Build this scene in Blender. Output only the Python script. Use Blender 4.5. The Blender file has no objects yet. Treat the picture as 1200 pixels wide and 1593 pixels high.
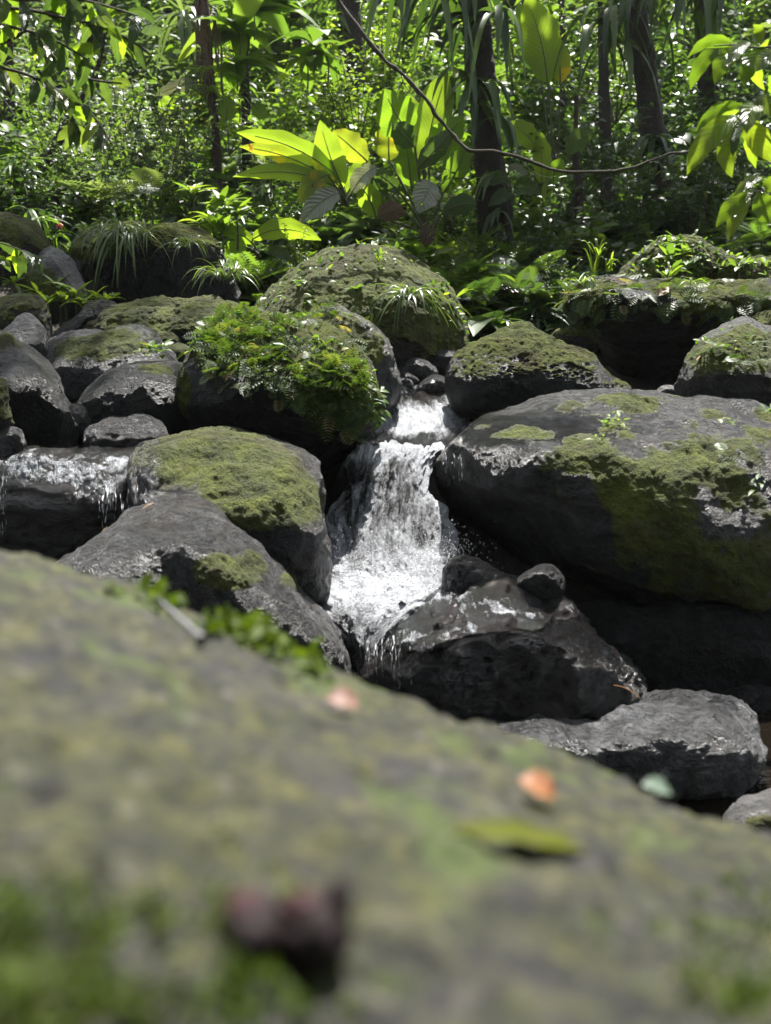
import bpy, math, random
import numpy as np
from mathutils import Vector
R = math.radians
S = bpy.context.scene
random.seed(7)
rng = np.random.default_rng(7)

# ------------------------------------------------------------ camera, sky, sun, exposure
CAM = np.array([0.0, 0.0, 1.5]); PITCH = R(13.5); F = 1530.0
cd = bpy.data.cameras.new('camera'); co = bpy.data.objects.new('camera', cd); S.collection.objects.link(co)
co.location = CAM; co.rotation_euler = (R(90) - PITCH, 0, 0)
cd.sensor_fit = 'VERTICAL'; cd.sensor_height = 24.0; cd.lens = 24.0 * F / 1593.0
cd.clip_start = 0.02; cd.clip_end = 400
cd.dof.use_dof = True; cd.dof.focus_distance = 7.0; cd.dof.aperture_fstop = 1.4
S.camera = co
SUN_DIR = Vector((0.10, 0.46, 0.88)).normalized()
SUN_EL = math.asin(SUN_DIR.z)
W = bpy.data.worlds.new('World'); S.world = W; W.use_nodes = True
wn = W.node_tree
sky = wn.nodes.new('ShaderNodeTexSky'); sky.sky_type = 'NISHITA'; sky.sun_disc = False
sky.sun_elevation = SUN_EL; sky.sun_rotation = math.atan2(SUN_DIR.x, SUN_DIR.y)
bgn = wn.nodes['Background']; bgn.inputs[1].default_value = 0.082
hs = wn.nodes.new('ShaderNodeHueSaturation'); hs.inputs['Saturation'].default_value = .35   # bright hazy tropical sky
wn.links.new(sky.outputs[0], hs.inputs['Color']); wn.links.new(hs.outputs[0], bgn.inputs[0])
sl = bpy.data.lights.new('sun', 'SUN'); sl.energy = 5.0; sl.angle = R(0.53); sl.color = (1.0, 0.965, 0.91)
so = bpy.data.objects.new('sun', sl); S.collection.objects.link(so)
so.rotation_euler = SUN_DIR.to_track_quat('Z', 'Y').to_euler(); so.location = (0, 0, 30)
S.view_settings.view_transform = 'Standard'; S.view_settings.look = 'None'
S.view_settings.exposure = 1.8; S.view_settings.gamma = 1.0; S.view_settings.use_curve_mapping = False
S.render.engine = 'CYCLES'
cy = S.cycles
cy.max_bounces = 5; cy.diffuse_bounces = 3; cy.glossy_bounces = 2; cy.transmission_bounces = 4; cy.transparent_max_bounces = 4
cy.caustics_reflective = False; cy.caustics_refractive = False
cy.use_denoising = True; cy.sample_clamp_indirect = 4.0; cy.sample_clamp_direct = 0.0
cy.use_adaptive_sampling = True; cy.adaptive_threshold = 0.015

# ------------------------------------------------------------ helpers
CT, SNT = math.cos(PITCH), math.sin(PITCH)
def at(px, py, Y):
    """point of the place seen at photo pixel (px, py), Y metres ahead of the camera"""
    px = np.asarray(px, float); py = np.asarray(py, float); Y = np.asarray(Y, float)
    v = (796.5 - py) / F
    dy = CT + SNT * v; dx = (px - 600.0) / F; dz = -SNT + CT * v
    k = Y / dy
    return np.stack(np.broadcast_arrays(CAM[0] + dx * k, CAM[1] + Y, CAM[2] + dz * k), -1)

def _h(ix, iy, iz, s):
    n = (ix * 374761393 + iy * 668265263 + iz * 2147483647 + s * 1274126177) & 0xFFFFFFFF
    n = ((n ^ (n >> 13)) * 1274126177) & 0xFFFFFFFF
    n = ((n ^ (n >> 16)) * 2246822519) & 0xFFFFFFFF
    return ((n ^ (n >> 15)) & 0xFFFFFF) / float(0xFFFFFF) * 2 - 1
def vnoise(p, s=0):
    i = np.floor(p).astype(np.int64); f = p - i; u = f * f * f * (f * (f * 6 - 15) + 10)
    x, y, z = i[..., 0], i[..., 1], i[..., 2]; r = 0
    for a in (0, 1):
        wx = u[..., 0] if a else 1 - u[..., 0]
        for b in (0, 1):
            wy = u[..., 1] if b else 1 - u[..., 1]
            for c in (0, 1):
                wz = u[..., 2] if c else 1 - u[..., 2]
                r = r + wx * wy * wz * _h(x + a, y + b, z + c, s)
    return r
def fbm(p, o=4, s=0, g=0.5):
    r = 0; a = 1.0; t = 0
    for k in range(o):
        r = r + a * vnoise(p * (2.03 ** k) + k * 17.3, s + k); t += a; a *= g
    return r / t
def smooth(a, b, x):
    t = np.clip((x - a) / (b - a), 0, 1); return t * t * (3 - 2 * t)
def nrm(v): return v / np.maximum(np.linalg.norm(v, axis=-1, keepdims=True), 1e-9)

def mesh_np(name, V, Q, uv=None, attrs=None, mats=None, mat_idx=None):
    me = bpy.data.meshes.new(name); V = np.asarray(V, np.float32); Q = np.asarray(Q, np.int32)
    k = Q.shape[1]
    me.vertices.add(len(V)); me.vertices.foreach_set('co', V.ravel())
    me.loops.add(Q.size); me.loops.foreach_set('vertex_index', Q.ravel())
    me.polygons.add(len(Q)); me.polygons.foreach_set('loop_start', np.arange(len(Q), dtype=np.int32) * k)
    if uv is not None:
        l = me.uv_layers.new(name='uv'); l.data.foreach_set('uv', np.asarray(uv, np.float32)[Q.ravel()].ravel())
    for kk, a in (attrs or {}).items():
        t = me.attributes.new(kk, 'FLOAT', 'POINT'); t.data.foreach_set('value', np.asarray(a, np.float32))
    for m in mats or []: me.materials.append(m)
    if mat_idx is not None: me.polygons.foreach_set('material_index', np.asarray(mat_idx, np.int32))
    me.update(calc_edges=True); me.shade_smooth()
    return me
def link(name, me, parent=None, loc=None):
    o = bpy.data.objects.new(name, me); S.collection.objects.link(o)
    if parent is not None: o.parent = parent
    if loc is not None: o.location = loc
    return o
def tag(o, label=None, cat=None, group=None, kind=None):
    if label: o['label'] = label
    if cat: o['category'] = cat
    if group: o['group'] = group
    if kind: o['kind'] = kind
    return o
def empty(name, loc, label, cat, group=None):
    o = bpy.data.objects.new(name, None); S.collection.objects.link(o); o.location = loc; o.empty_display_size = .1
    return tag(o, label, cat, group)
def copy_tree(o, parent=None):
    c = o.copy(); S.collection.objects.link(c)
    if parent is not None: c.parent = parent
    for ch in list(o.children): copy_tree(ch, c)
    return c

# ------------------------------------------------------------ materials
class NT:
    def __init__(s, name):
        s.m = bpy.data.materials.new(name); s.m.use_nodes = True; s.t = s.m.node_tree; s.t.nodes.clear()
        s.out = s.t.nodes.new('ShaderNodeOutputMaterial')
    def n(s, typ, ins=None, **kw):
        nd = s.t.nodes.new('ShaderNode' + typ)
        for k, v in kw.items(): setattr(nd, k, v)
        for k, v in (ins or {}).items():
            i = nd.inputs[k]
            if hasattr(v, 'bl_idname') and v.bl_idname.startswith('NodeSocket'): s.t.links.new(v, i)
            else: i.default_value = v
        return nd
    def noise(s, vec, scale, detail=5, rough=.6, dist=0):
        return s.n('TexNoise', {'Vector': vec, 'Scale': scale, 'Detail': detail, 'Roughness': rough, 'Distortion': dist}).outputs[0]
    def ramp(s, f, stops):
        r = s.n('ValToRGB', {'Fac': f}); e = r.color_ramp.elements
        while len(e) < len(stops): e.new(.5)
        for k, (p, c) in enumerate(stops):
            e[k].position = p; e[k].color = (c[0], c[1], c[2], 1) if isinstance(c, tuple) else (c, c, c, 1)
        return r.outputs[0]
    def mix(s, f, a, b, typ='MIX'):
        r = s.n('Mix', data_type='RGBA', blend_type=typ)
        for k, v in ((0, f), (6, a), (7, b)):
            i = r.inputs[k]
            if hasattr(v, 'bl_idname') and v.bl_idname.startswith('NodeSocket'): s.t.links.new(v, i)
            else: i.default_value = (v[0], v[1], v[2], 1) if isinstance(v, tuple) else v
        return r.outputs[2]
    def math(s, op, a, b=0.0, clamp=False):
        r = s.n('Math', {0: a, 1: b}, operation=op, use_clamp=clamp); return r.outputs[0]
    def attr(s, name): return s.n('Attribute', attribute_name=name).outputs['Fac']
    def coords(s, k='Object'): return s.n('TexCoord').outputs[k]
    def offs(s):
        tc = s.coords(); oi = s.n('ObjectInfo').outputs['Random']
        return s.n('VectorMath', {0: tc, 1: s.n('CombineXYZ', {'X': s.math('MULTIPLY', oi, 31.0), 'Y': s.math('MULTIPLY', oi, 57.0), 'Z': oi}).outputs[0]}, operation='ADD').outputs[0]
    def bump(s, h, st, d, nrm=None):
        i = {'Height': h, 'Strength': st, 'Distance': d}
        if nrm is not None: i['Normal'] = nrm
        return s.n('Bump', i).outputs[0]
    def done(s, sh): s.t.links.new(sh, s.out.inputs[0]); return s.m

def rock_mat(name, dark, light, rough=.62, spec=.5, mosscol=((.016, .024, .002), (.078, .092, .004)), brown=(.05, .035, .02), brownf=.35, sc=1.0):
    t = NT(name); v = t.offs()
    n1 = t.noise(v, 2.6 * sc, 6, .62, .3); n2 = t.noise(v, 22 * sc, 6, .7); n3 = t.noise(v, 90 * sc, 4, .7)
    n4 = t.noise(v, 5.5 * sc, 4, .55, .8)
    f = t.math('ADD', t.math('MULTIPLY', n1, .55), t.math('MULTIPLY', n2, .45))
    base = t.ramp(f, [(.36, dark), (.50, tuple(a * .6 + b * .4 for a, b in zip(dark, light))), (.62, light)])
    base = t.mix(t.math('MULTIPLY', t.ramp(n4, [(.5, 0.0), (.66, 1.0)]), brownf), base, brown)
    base = t.mix(t.math('MULTIPLY', t.ramp(n3, [(.57, 0.0), (.68, 1.0)]), .28), base, tuple(min(1, c * 1.9) for c in light))
    base = t.mix(t.ramp(t.noise(v, 1.5 * sc, 5, .65, .6), [(.38, 0.0), (.60, .75)]), base, t.mix(1.0, base, (.30, .29, .28), 'MULTIPLY'))
    base = t.mix(t.math('MULTIPLY', t.ramp(t.noise(v, 3.4 * sc, 5, .7, .3), [(.60, 0.0), (.67, 1.0)]), .55), base, tuple(min(.3, c * 1.7 + .012) for c in light))
    wet = t.attr('wet'); moss = t.attr('moss')
    base = t.mix(t.math('MULTIPLY', wet, .6), base, tuple(c * .45 for c in dark))
    mc = t.ramp(t.math('ADD', t.math('MULTIPLY', n4, .5), t.math('MULTIPLY', n3, .5)), [(.38, mosscol[0]), (.62, mosscol[1])])
    mc = t.mix(t.ramp(n1, [(.50, 0.0), (.66, .7)]), mc, (.030, .024, .006))
    mf = t.ramp(t.math('ADD', moss, t.math('MULTIPLY', t.math('SUBTRACT', n2, .5), .9)), [(.32, 0.0), (.56, 1.0)])
    col = t.mix(mf, base, mc)
    r = t.math('ADD', t.math('MULTIPLY', n2, .22), rough - .11)
    r = t.math('SUBTRACT', r, t.math('MULTIPLY', wet, .34))
    r = t.math('MAXIMUM', r, t.math('MULTIPLY', mf, .95))
    h = t.math('ADD', t.math('MULTIPLY', n2, 1.0), t.math('MULTIPLY', n3, .22))
    h = t.math('ADD', h, t.math('MULTIPLY', mf, .25))
    h = t.math('ADD', h, t.math('MULTIPLY', t.noise(v, 8 * sc, 6, .7, .5), 2.2))
    cr = t.n('TexVoronoi', {'Vector': t.n('VectorMath', {0: v, 1: t.n('Combine' + 'XYZ', {'X': t.math('MULTIPLY', n4, .5), 'Y': t.math('MULTIPLY', n2, .2), 'Z': n1}).outputs[0]}, operation='ADD').outputs[0], 'Scale': 4.5}, feature='DISTANCE_TO_EDGE').outputs[0]
    h = t.math('ADD', h, t.math('MULTIPLY', t.ramp(cr, [(0.0, 0.0), (.045, 1.0)]), .35))
    nb = t.bump(h, .8, .060 / sc)
    p = t.n('BsdfPrincipled', {'Base Color': col, 'Roughness': r, 'Specular IOR Level': spec, 'Normal': nb})
    return t.done(p.outputs[0])

def leaf_mat(name, stops, trans=.42, tcol=1.9, rough=.38, spec=.5, veins=0.0, yellow=None, vs=14):
    """per leaf colour from the 'tint' attribute; light passes through the blade"""
    t = NT(name); tint = t.attr('tint'); col = t.ramp(tint, stops)
    v = t.coords('Object'); n = t.noise(v, 6, 3, .6)
    col = t.mix(.35, col, t.mix(n, (.3, .3, .3), (1.5, 1.5, 1.3)), 'MULTIPLY') if False else t.mix(t.ramp(n, [(.45, 0.0), (.8, .55)]), col, t.mix(.5, col, (.09, .10, .02)))
    nb = None
    if veins:
        uv = t.n('UVMap').outputs[0]; s = t.n('SeparateXYZ', {0: uv})
        ax = t.math('ABSOLUTE', t.math('SUBTRACT', s.outputs[0], .5))
        ph = t.math('ADD', t.math('MULTIPLY', s.outputs[1], vs * 6.28), t.math('MULTIPLY', ax, -vs * 3.2))
        w = t.math('SINE', ph); rib = t.ramp(ax, [(0.0, 1.0), (.035, 0.0)])
        col = t.mix(t.math('MULTIPLY', rib, .5), col, (.16, .2, .05))
        col = t.mix(t.math('MULTIPLY', t.ramp(w, [(.75, 0.0), (1.0, 1.0)]), .25), col, (.02, .04, .01))
        nb = t.bump(t.math('ADD', t.math('MULTIPLY', w, .5), t.math('MULTIPLY', rib, 2.0)), veins, .012)
    if yellow:
        ym = t.ramp(t.noise(v, 3.0, 4, .65), [(yellow, 0.0), (yellow + .08, 1.0)]); col = t.mix(ym, col, (.30, .22, .015))
        bm = t.ramp(t.noise(v, 4.3, 4, .7), [(yellow + .08, 0.0), (yellow + .11, 1.0)]); col = t.mix(bm, col, (.12, .05, .015))
    i = {'Base Color': col, 'Roughness': rough, 'Specular IOR Level': spec}
    if nb is not None: i['Normal'] = nb
    p = t.n('BsdfPrincipled', i)
    tc = t.mix(1.0, col, (tcol * 1.03, tcol * 1.05, tcol * .45), 'MULTIPLY')
    tr = t.n('BsdfTranslucent', {'Color': tc})
    return t.done(t.n('MixShader', {0: trans, 1: p.outputs[0], 2: tr.outputs[0]}).outputs[0])

def plain(name, c1, c2, rough=.7, scale=12, bump=.4, dist=.01, spec=.4):
    t = NT(name); v = t.offs(); n = t.noise(v, scale, 6, .65, .2); n2 = t.noise(v, scale * 5, 4, .7)
    col = t.ramp(t.math('ADD', t.math('MULTIPLY', n, .6), t.math('MULTIPLY', n2, .4)), [(.35, c1), (.65, c2)])
    p = t.n('BsdfPrincipled', {'Base Color': col, 'Roughness': rough, 'Specular IOR Level': spec, 'Normal': t.bump(n2, bump, dist)})
    return t.done(p.outputs[0])

M = {}
M['rock'] = rock_mat('rock_grey', (.0045, .0044, .0044), (.052, .052, .054), brown=(.026, .015, .008), brownf=.6, rough=.37, spec=.5)
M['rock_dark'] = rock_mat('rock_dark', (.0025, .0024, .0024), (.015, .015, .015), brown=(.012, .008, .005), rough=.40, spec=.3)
M['rock_mid'] = rock_mat('rock_craggy', (.006, .006, .0062), (.12, .121, .126), brownf=.12, rough=.34, spec=.6)
M['rock_pale'] = rock_mat('rock_pale', (.03, .029, .028), (.16, .157, .155), brownf=.15)
M['rock_moss'] = rock_mat('rock_mossy', (.005, .0046, .004), (.026, .024, .020), brown=(.02, .016, .008))
M['rock_wet'] = rock_mat('rock_wet', (.005, .0042, .0038), (.020, .015, .0125), rough=.20, spec=.75, brown=(.022, .010, .005), brownf=.5)
M['moss'] = leaf_mat('moss_leaf', [(0.0, (.012, .018, .002)), (.5, (.066, .074, .004)), (1.0, (.17, .155, .012))], trans=.3, rough=.8, spec=.15)
M['moss_fresh'] = leaf_mat('moss_fresh', [(0.0, (.018, .034, .002)), (.5, (.080, .11, .005)), (1.0, (.18, .21, .010))], trans=.3, rough=.8, spec=.15)
M['fern'] = leaf_mat('fern_leaf', [(0.0, (.016, .036, .008)), (.7, (.052, .088, .016)), (.9, (.12, .14, .035)), (1.0, (.20, .15, .08))], trans=.36, rough=.5)
M['earth'] = plain('earth', (.012, .009, .006), (.035, .026, .016), .9, 5, .8, .04)
M['bed'] = plain('stream_bed_rock', (.010, .009, .008), (.04, .036, .03), .45, 7, .8, .04, .6)
# ------------------------------------------------------------ terrain
def ground_z(x, Y):
    z = np.interp(Y, [-3, 2, 4.8, 5.6, 6.3, 7, 8, 9.5, 11, 12, 15, 20, 26, 36, 60], [-.98, -.98, -.92, -.7, -.35, -.05, .3, .65, 1.15, 1.4, 1.9, 3.0, 6.0, 16, 34])
    z = z + smooth(2.6, 6, np.abs(x)) * np.interp(Y, [-3, 4, 8, 11, 16], [1.2, .9, .9, .5, .3])
    p = np.stack(np.broadcast_arrays(x * .7, Y * .7, x * 0), -1)
    return z + .14 * fbm(p, 4, 3)
def terrain():
    xs = np.concatenate([np.linspace(-45, -9, 40), np.linspace(-8.8, 8.8, 150), np.linspace(9, 45, 40)])
    ys = np.concatenate([np.linspace(-12, 2, 24), np.linspace(2.1, 16, 140), np.linspace(16.3, 60, 60)])
    X, Y = np.meshgrid(xs, ys); Z = ground_z(X, Y)
    V = np.stack([X, Y, Z], -1).reshape(-1, 3); w = len(xs); h = len(ys)
    i = (np.arange(h - 1)[:, None] * w + np.arange(w - 1)[None]).ravel()
    Q = np.stack([i, i + 1, i + w + 1, i + w], -1)
    me = mesh_np('ground', V, Q, mats=[M['earth'], M['bed']], mat_idx=(V[Q].mean(1)[:, 1] < 9.5).astype(int))
    tag(link('ground', me), kind='structure')
terrain()

# ------------------------------------------------------------ boulders
def catmull(P, n, closed=True):
    P = np.asarray(P, float); m = len(P)
    if closed: idx = lambda k: P[k % m]; seg = m
    else: idx = lambda k: P[min(max(k, 0), m - 1)]; seg = m - 1
    out = []
    for i in range(seg):
        p0, p1, p2, p3 = idx(i - 1), idx(i), idx(i + 1), idx(i + 2)
        t = np.linspace(0, 1, 24, endpoint=False)[:, None]
        out.append(.5 * (2 * p1 + (p2 - p0) * t + (2 * p0 - 5 * p1 + 4 * p2 - p3) * t * t + (3 * p1 - p0 - 3 * p2 + p3) * t ** 3))
    out = np.concatenate(out); out = np.vstack([out, idx(0) if closed else P[-1]])
    L = np.concatenate([[0], np.cumsum(np.linalg.norm(np.diff(out[:, :2], axis=0), axis=1))])
    s = np.linspace(0, L[-1], n + 1 if closed else n)[:n]
    return np.stack([np.interp(s, L, out[:, k]) for k in range(out.shape[1])], -1)

BOULDERS = {}
def boulder(key, label, outline, Y, thick, mat='rock', c=None, tilt=.0, k=.85, creases=(), bumps=(), moss_up=None, regions=(), wet=(), nt=0, nr=0,
            amp=1.0, seed=None, back=None, tufts=0, tuft_size=.016, tuft_mat='moss', group='boulders in the stream', mossnoise=1.0, chips=7, chip=.06, name='boulder', cat='boulder', part='moss'):
    O = np.asarray(outline, float); seed = seed if seed is not None else len(BOULDERS) * 13 + 5
    c = np.asarray(c if c is not None else O.mean(0), float)
    size = np.ptp(O, axis=0).max() * Y / F
    if not nt:
        nt = int(np.clip(size * 260, 60, 420)); nr = int(nt * .36)
    B = catmull(O, nt)
    hh = np.ptp(O[:, 1]) / 2; mid = (O[:, 1].max() + O[:, 1].min()) / 2
    def shift(x, y):
        h = -tilt * (mid - y) / hh * 1.0     # top farther
        for (xa, ya, xb, yb, g, *ww) in creases:  # beyond the line (its left side in the picture) the face turns away from the viewer
            dx, dy = xb - xa, yb - ya; L = math.hypot(dx, dy)
            s = ((x - xa) * dy - (y - ya) * dx) / L
            w = ww[0] if ww else 11.0
            h = h - g * w * np.logaddexp(0, s / w)
        for (bx, by, r1, r2, a) in bumps:
            h = h + a * np.exp(-(((x - bx) / r1) ** 2 + ((y - by) / r2) ** 2))
        return h
    a = np.linspace(0, math.pi / 2, nr + 1)[1:]
    tf = np.sin(a) ** k; df = np.cos(a) ** k
    tf[-1] = 1; df[-1] = 0
    X = c[0] + (B[None, :, 0] - c[0]) * tf[:, None]; Yp = c[1] + (B[None, :, 1] - c[1]) * tf[:, None]
    D = thick * df[:, None] + shift(X, Yp)
    x0 = np.concatenate([[c[0]], X.ravel()]); y0 = np.concatenate([[c[1]], Yp.ravel()])
    d0 = np.concatenate([[thick + shift(np.array([c[0]]), np.array([c[1]]))[0]], D.ravel()])
    nb = max(6, nr // 4); ab = np.linspace(math.pi / 2, 0, nb + 1)[1:-1]
    tb = np.sin(ab) ** .8; db = np.cos(ab) ** .8; bt = back if back is not None else thick
    XB = c[0] + (B[None, :, 0] - c[0]) * tb[:, None]; YB = c[1] + (B[None, :, 1] - c[1]) * tb[:, None]
    DB = -bt * db[:, None] + shift(B[None, :, 0], B[None, :, 1])
    x = np.concatenate([x0, XB.ravel(), [c[0]]]); y = np.concatenate([y0, YB.ravel(), [c[1]]])
    d = np.concatenate([d0, DB.ravel(), [-bt + shift(B[:, 0], B[:, 1]).mean()]])
    V = at(x, y, Y - d)
    rings = nr + nb - 1
    j = np.arange(nt); j2 = (j + 1) % nt
    Q = []
    for r in range(rings - 1):
        b0 = 1 + r * nt; b1 = b0 + nt
        Q.append(np.stack([b0 + j, b1 + j, b1 + j2, b0 + j2], -1))
    Q = np.concatenate(Q)
    last = 1 + (rings - 1) * nt; e = len(V) - 1
    # caps as quads with two neighbouring steps
    je = np.arange(0, nt - 1, 2)
    cap0 = np.stack([np.zeros_like(je), 1 + je, 1 + je + 1, 1 + (je + 2) % nt], -1)
    cap1 = np.stack([np.full_like(je, e), last + (je + 2) % nt, last + je + 1, last + je], -1)
    Q = np.concatenate([Q, cap0, cap1])[:, ::-1].copy()
    org = at(c[0], O[:, 1].max(), Y).ravel()
    me = mesh_np(name, V - org, Q)
    N = np.empty(len(V) * 3, np.float32); me.vertices.foreach_get('normal', N); N = N.reshape(-1, 3).astype(float)
    sg = -1.0 if (N[0] * (CAM - V[0])).sum() < 0 else 1.0; N = N * sg
    if sg < 0: print('FLIP', key)
    sz = min(size, 1.6)
    disp = .050 * sz * fbm(V * (1.9 / max(sz, .25)), 3, seed) + .030 * sz * (-np.abs(fbm(V * (4.2 / max(sz, .3)), 3, seed + 31)) * 1.6 + .4)
    disp += .012 * min(1, sz * 2) * fbm(V * 13, 4, seed + 7)
    disp += .008 * (-np.abs(fbm(V * np.array([9, 9, 22.]), 3, seed + 91)))
    V = V + N * (disp * amp)[:, None]
    rr = np.random.default_rng(seed); cc = V.mean(0); ext = np.ptp(V, axis=0).max()
    for _ in range(chips):   # flat faces where pieces broke away
        dn = rr.standard_normal(3) + np.array([0, -.5, .35]); dn /= np.linalg.norm(dn); pj = (V - cc) @ dn
        ex = np.maximum(0, pj - (pj.max() - ext * chip * rr.uniform(.3, 1.0))); V = V - dn * (ex * .88)[:, None]
    V = V + N * (.006 * sz * fbm(V * 9, 4, seed + 77) + .003 * fbm(V * 34, 3, seed + 78))[:, None]
    me.vertices.foreach_set('co', (V - org).astype(np.float32).ravel()); me.update()
    me.vertices.foreach_get('normal', nn := np.empty(len(V) * 3, np.float32)); N = nn.reshape(-1, 3).astype(float) * sg
    nz = N[:, 2]
    ms = np.zeros(len(V))
    if moss_up is not None: ms += smooth(moss_up, moss_up + .35, nz)
    for (rx, ry, a1, a2, st) in regions: ms += st * np.exp(-(((x - rx) / a1) ** 2 + ((y - ry) / a2) ** 2) ** 1.5)
    nz1 = fbm(V * 4.5, 4, seed + 50)
    ms = np.clip(ms + np.where(ms > .02, nz1 * .55 * mossnoise, 0), 0, 1)
    V = V + N * (ms * (.010 + .012 * fbm(V * 34, 3, seed + 80) + .018 * fbm(V * 11, 2, seed + 81)) * min(1, sz * 1.5))[:, None]; me.vertices.foreach_set('co', (V - org).astype(np.float32).ravel()); me.update()
    wt = np.zeros(len(V))
    for (rx, ry, a1, a2, st) in wet: wt += st * np.exp(-(((x - rx) / a1) ** 2 + ((y - ry) / a2) ** 2) ** 1.5)
    wt = np.clip(wt + fbm(V * 7, 3, seed + 60) * .4 * (wt > .02), 0, 1)
    for kk, aa in (('moss', ms), ('wet', wt)):
        t = me.attributes.new(kk, 'FLOAT', 'POINT'); t.data.foreach_set('value', aa.astype(np.float32))
    me.materials.append(M[mat])
    o = tag(link(name, me, loc=org), label, cat, group)
    BOULDERS[key] = dict(o=o, V=V, N=N, x=x, y=y, org=org, moss=ms, Q=Q, nfront=1 + nr * nt)
    if tufts:
        VV = V[Q]; A = np.linalg.norm(np.cross(VV[:, 2] - VV[:, 0], VV[:, 3] - VV[:, 1]), axis=1) / 2
        m = ms[Q].mean(1); w = A * smooth(.35, .8, m) * (Q.max(1) < 1 + nr * nt)
        n = int(w.sum() * tufts)
        if n > 10:
            n = int(n * .8); tuft_size = tuft_size * 1.6
            f = rng.choice(len(Q), n, p=w / w.sum()); bw = rng.dirichlet((1, 1, 1, 1), n)
            P = (V[Q[f]] * bw[..., None]).sum(1); Nn = nrm((N[Q[f]] * bw[..., None]).sum(1))
            L = Leaves(); tint = np.clip(.45 + .5 * fbm(P * 6, 3, seed + 3) + .2 * rng.standard_normal(n), 0, 1)
            for rep in range(3):
                dirs = nrm(Nn * rng.uniform(.25, 1.1, (n, 1)) + rng.standard_normal((n, 3)) * .8 + np.array([0, 0, .25]))
                L.add(T_TUFT, P - Nn * .003, dirs, rng.standard_normal((n, 3)), tuft_size * rng.uniform(.5, 1.5, n), np.clip(tint + rng.uniform(-.12, .12, n), 0, 1))
            tag(L.build(part, M[tuft_mat], o, off=org), kind='stuff')
    return o

# ------------------------------------------------------------ leaves
def leaf_t(nu=6, nv=2, w=.4, droop=.25, fold=.25, tip=1.6, base=.6, wave=0.0):
    """blade along +Y, length 1; grid quads"""
    us = np.linspace(0, 1, nu + 1); vs = np.linspace(-1, 1, nv + 1)
    pr = (us ** base) * (1 - us ** tip); pr = pr / pr.max(); pr[0] = max(pr[0], .06); pr[-1] = .01
    U, Vv = np.meshgrid(us, vs, indexing='ij')
    hw = pr[:, None] * w / 2
    X = Vv * hw; Y = U * np.ones_like(Vv); Z = -droop * U ** 2 + fold * np.abs(Vv) * hw + wave * np.sin(U * 19 + Vv * 2) * hw * np.abs(Vv)
    ang = droop * U
    V = np.stack([X, Y * (1 - .35 * abs(droop) * U), Z], -1).reshape(-1, 3)
    n = nv + 1; i = (np.arange(nu)[:, None] * n + np.arange(nv)[None]).ravel()
    Q = np.stack([i, i + 1, i + n + 1, i + n], -1)
    uv = np.stack([(Vv + 1) / 2, U], -1).reshape(-1, 2)
    return V, Q, uv
def fern_t(n=11, L=1.0, w=.36, droop=.35, pw=.8):
    Vs, Qs, uvs = [], [], []; b = 0
    bl = leaf_t(2, 1, .28, .1, 0)
    # rachis
    u = np.linspace(0, 1, 7); rr = .008
    V = np.concatenate([np.stack([np.full(7, -rr), u, -droop * u * u], -1), np.stack([np.full(7, rr), u, -droop * u * u], -1)])
    i = np.arange(6); Vs.append(V); Qs.append(np.stack([i, i + 7, i + 8, i + 1], -1)); uvs.append(np.zeros((14, 2))); b = 14
    for k in range(n):
        u = .12 + .86 * k / (n - 1); ln = w * (math.sin(math.pi * min(1, u * .75 + .22)) ** .8) * (1 - .8 * max(0, u - .75) / .25)
        for s in (-1, 1):
            V, Q, uv = bl; d = np.array([s * .93, .36, -.12]); d /= np.linalg.norm(d)
            x = np.array([.36, -s * .93, 0.]) * -1
            P = V[:, 1:2] * d * ln + V[:, :1] * x * (1.3 / n / .28) * pw * .8 + np.array([0, u, -droop * u * u])
            Vs.append(P); Qs.append(Q + b); uvs.append(uv); b += len(V)
    return np.concatenate(Vs), np.concatenate(Qs), np.concatenate(uvs)
T_TUFT = leaf_t(1, 1, .5, 0, 0)
T_TUFT[0][2:, 0] *= 6

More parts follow.
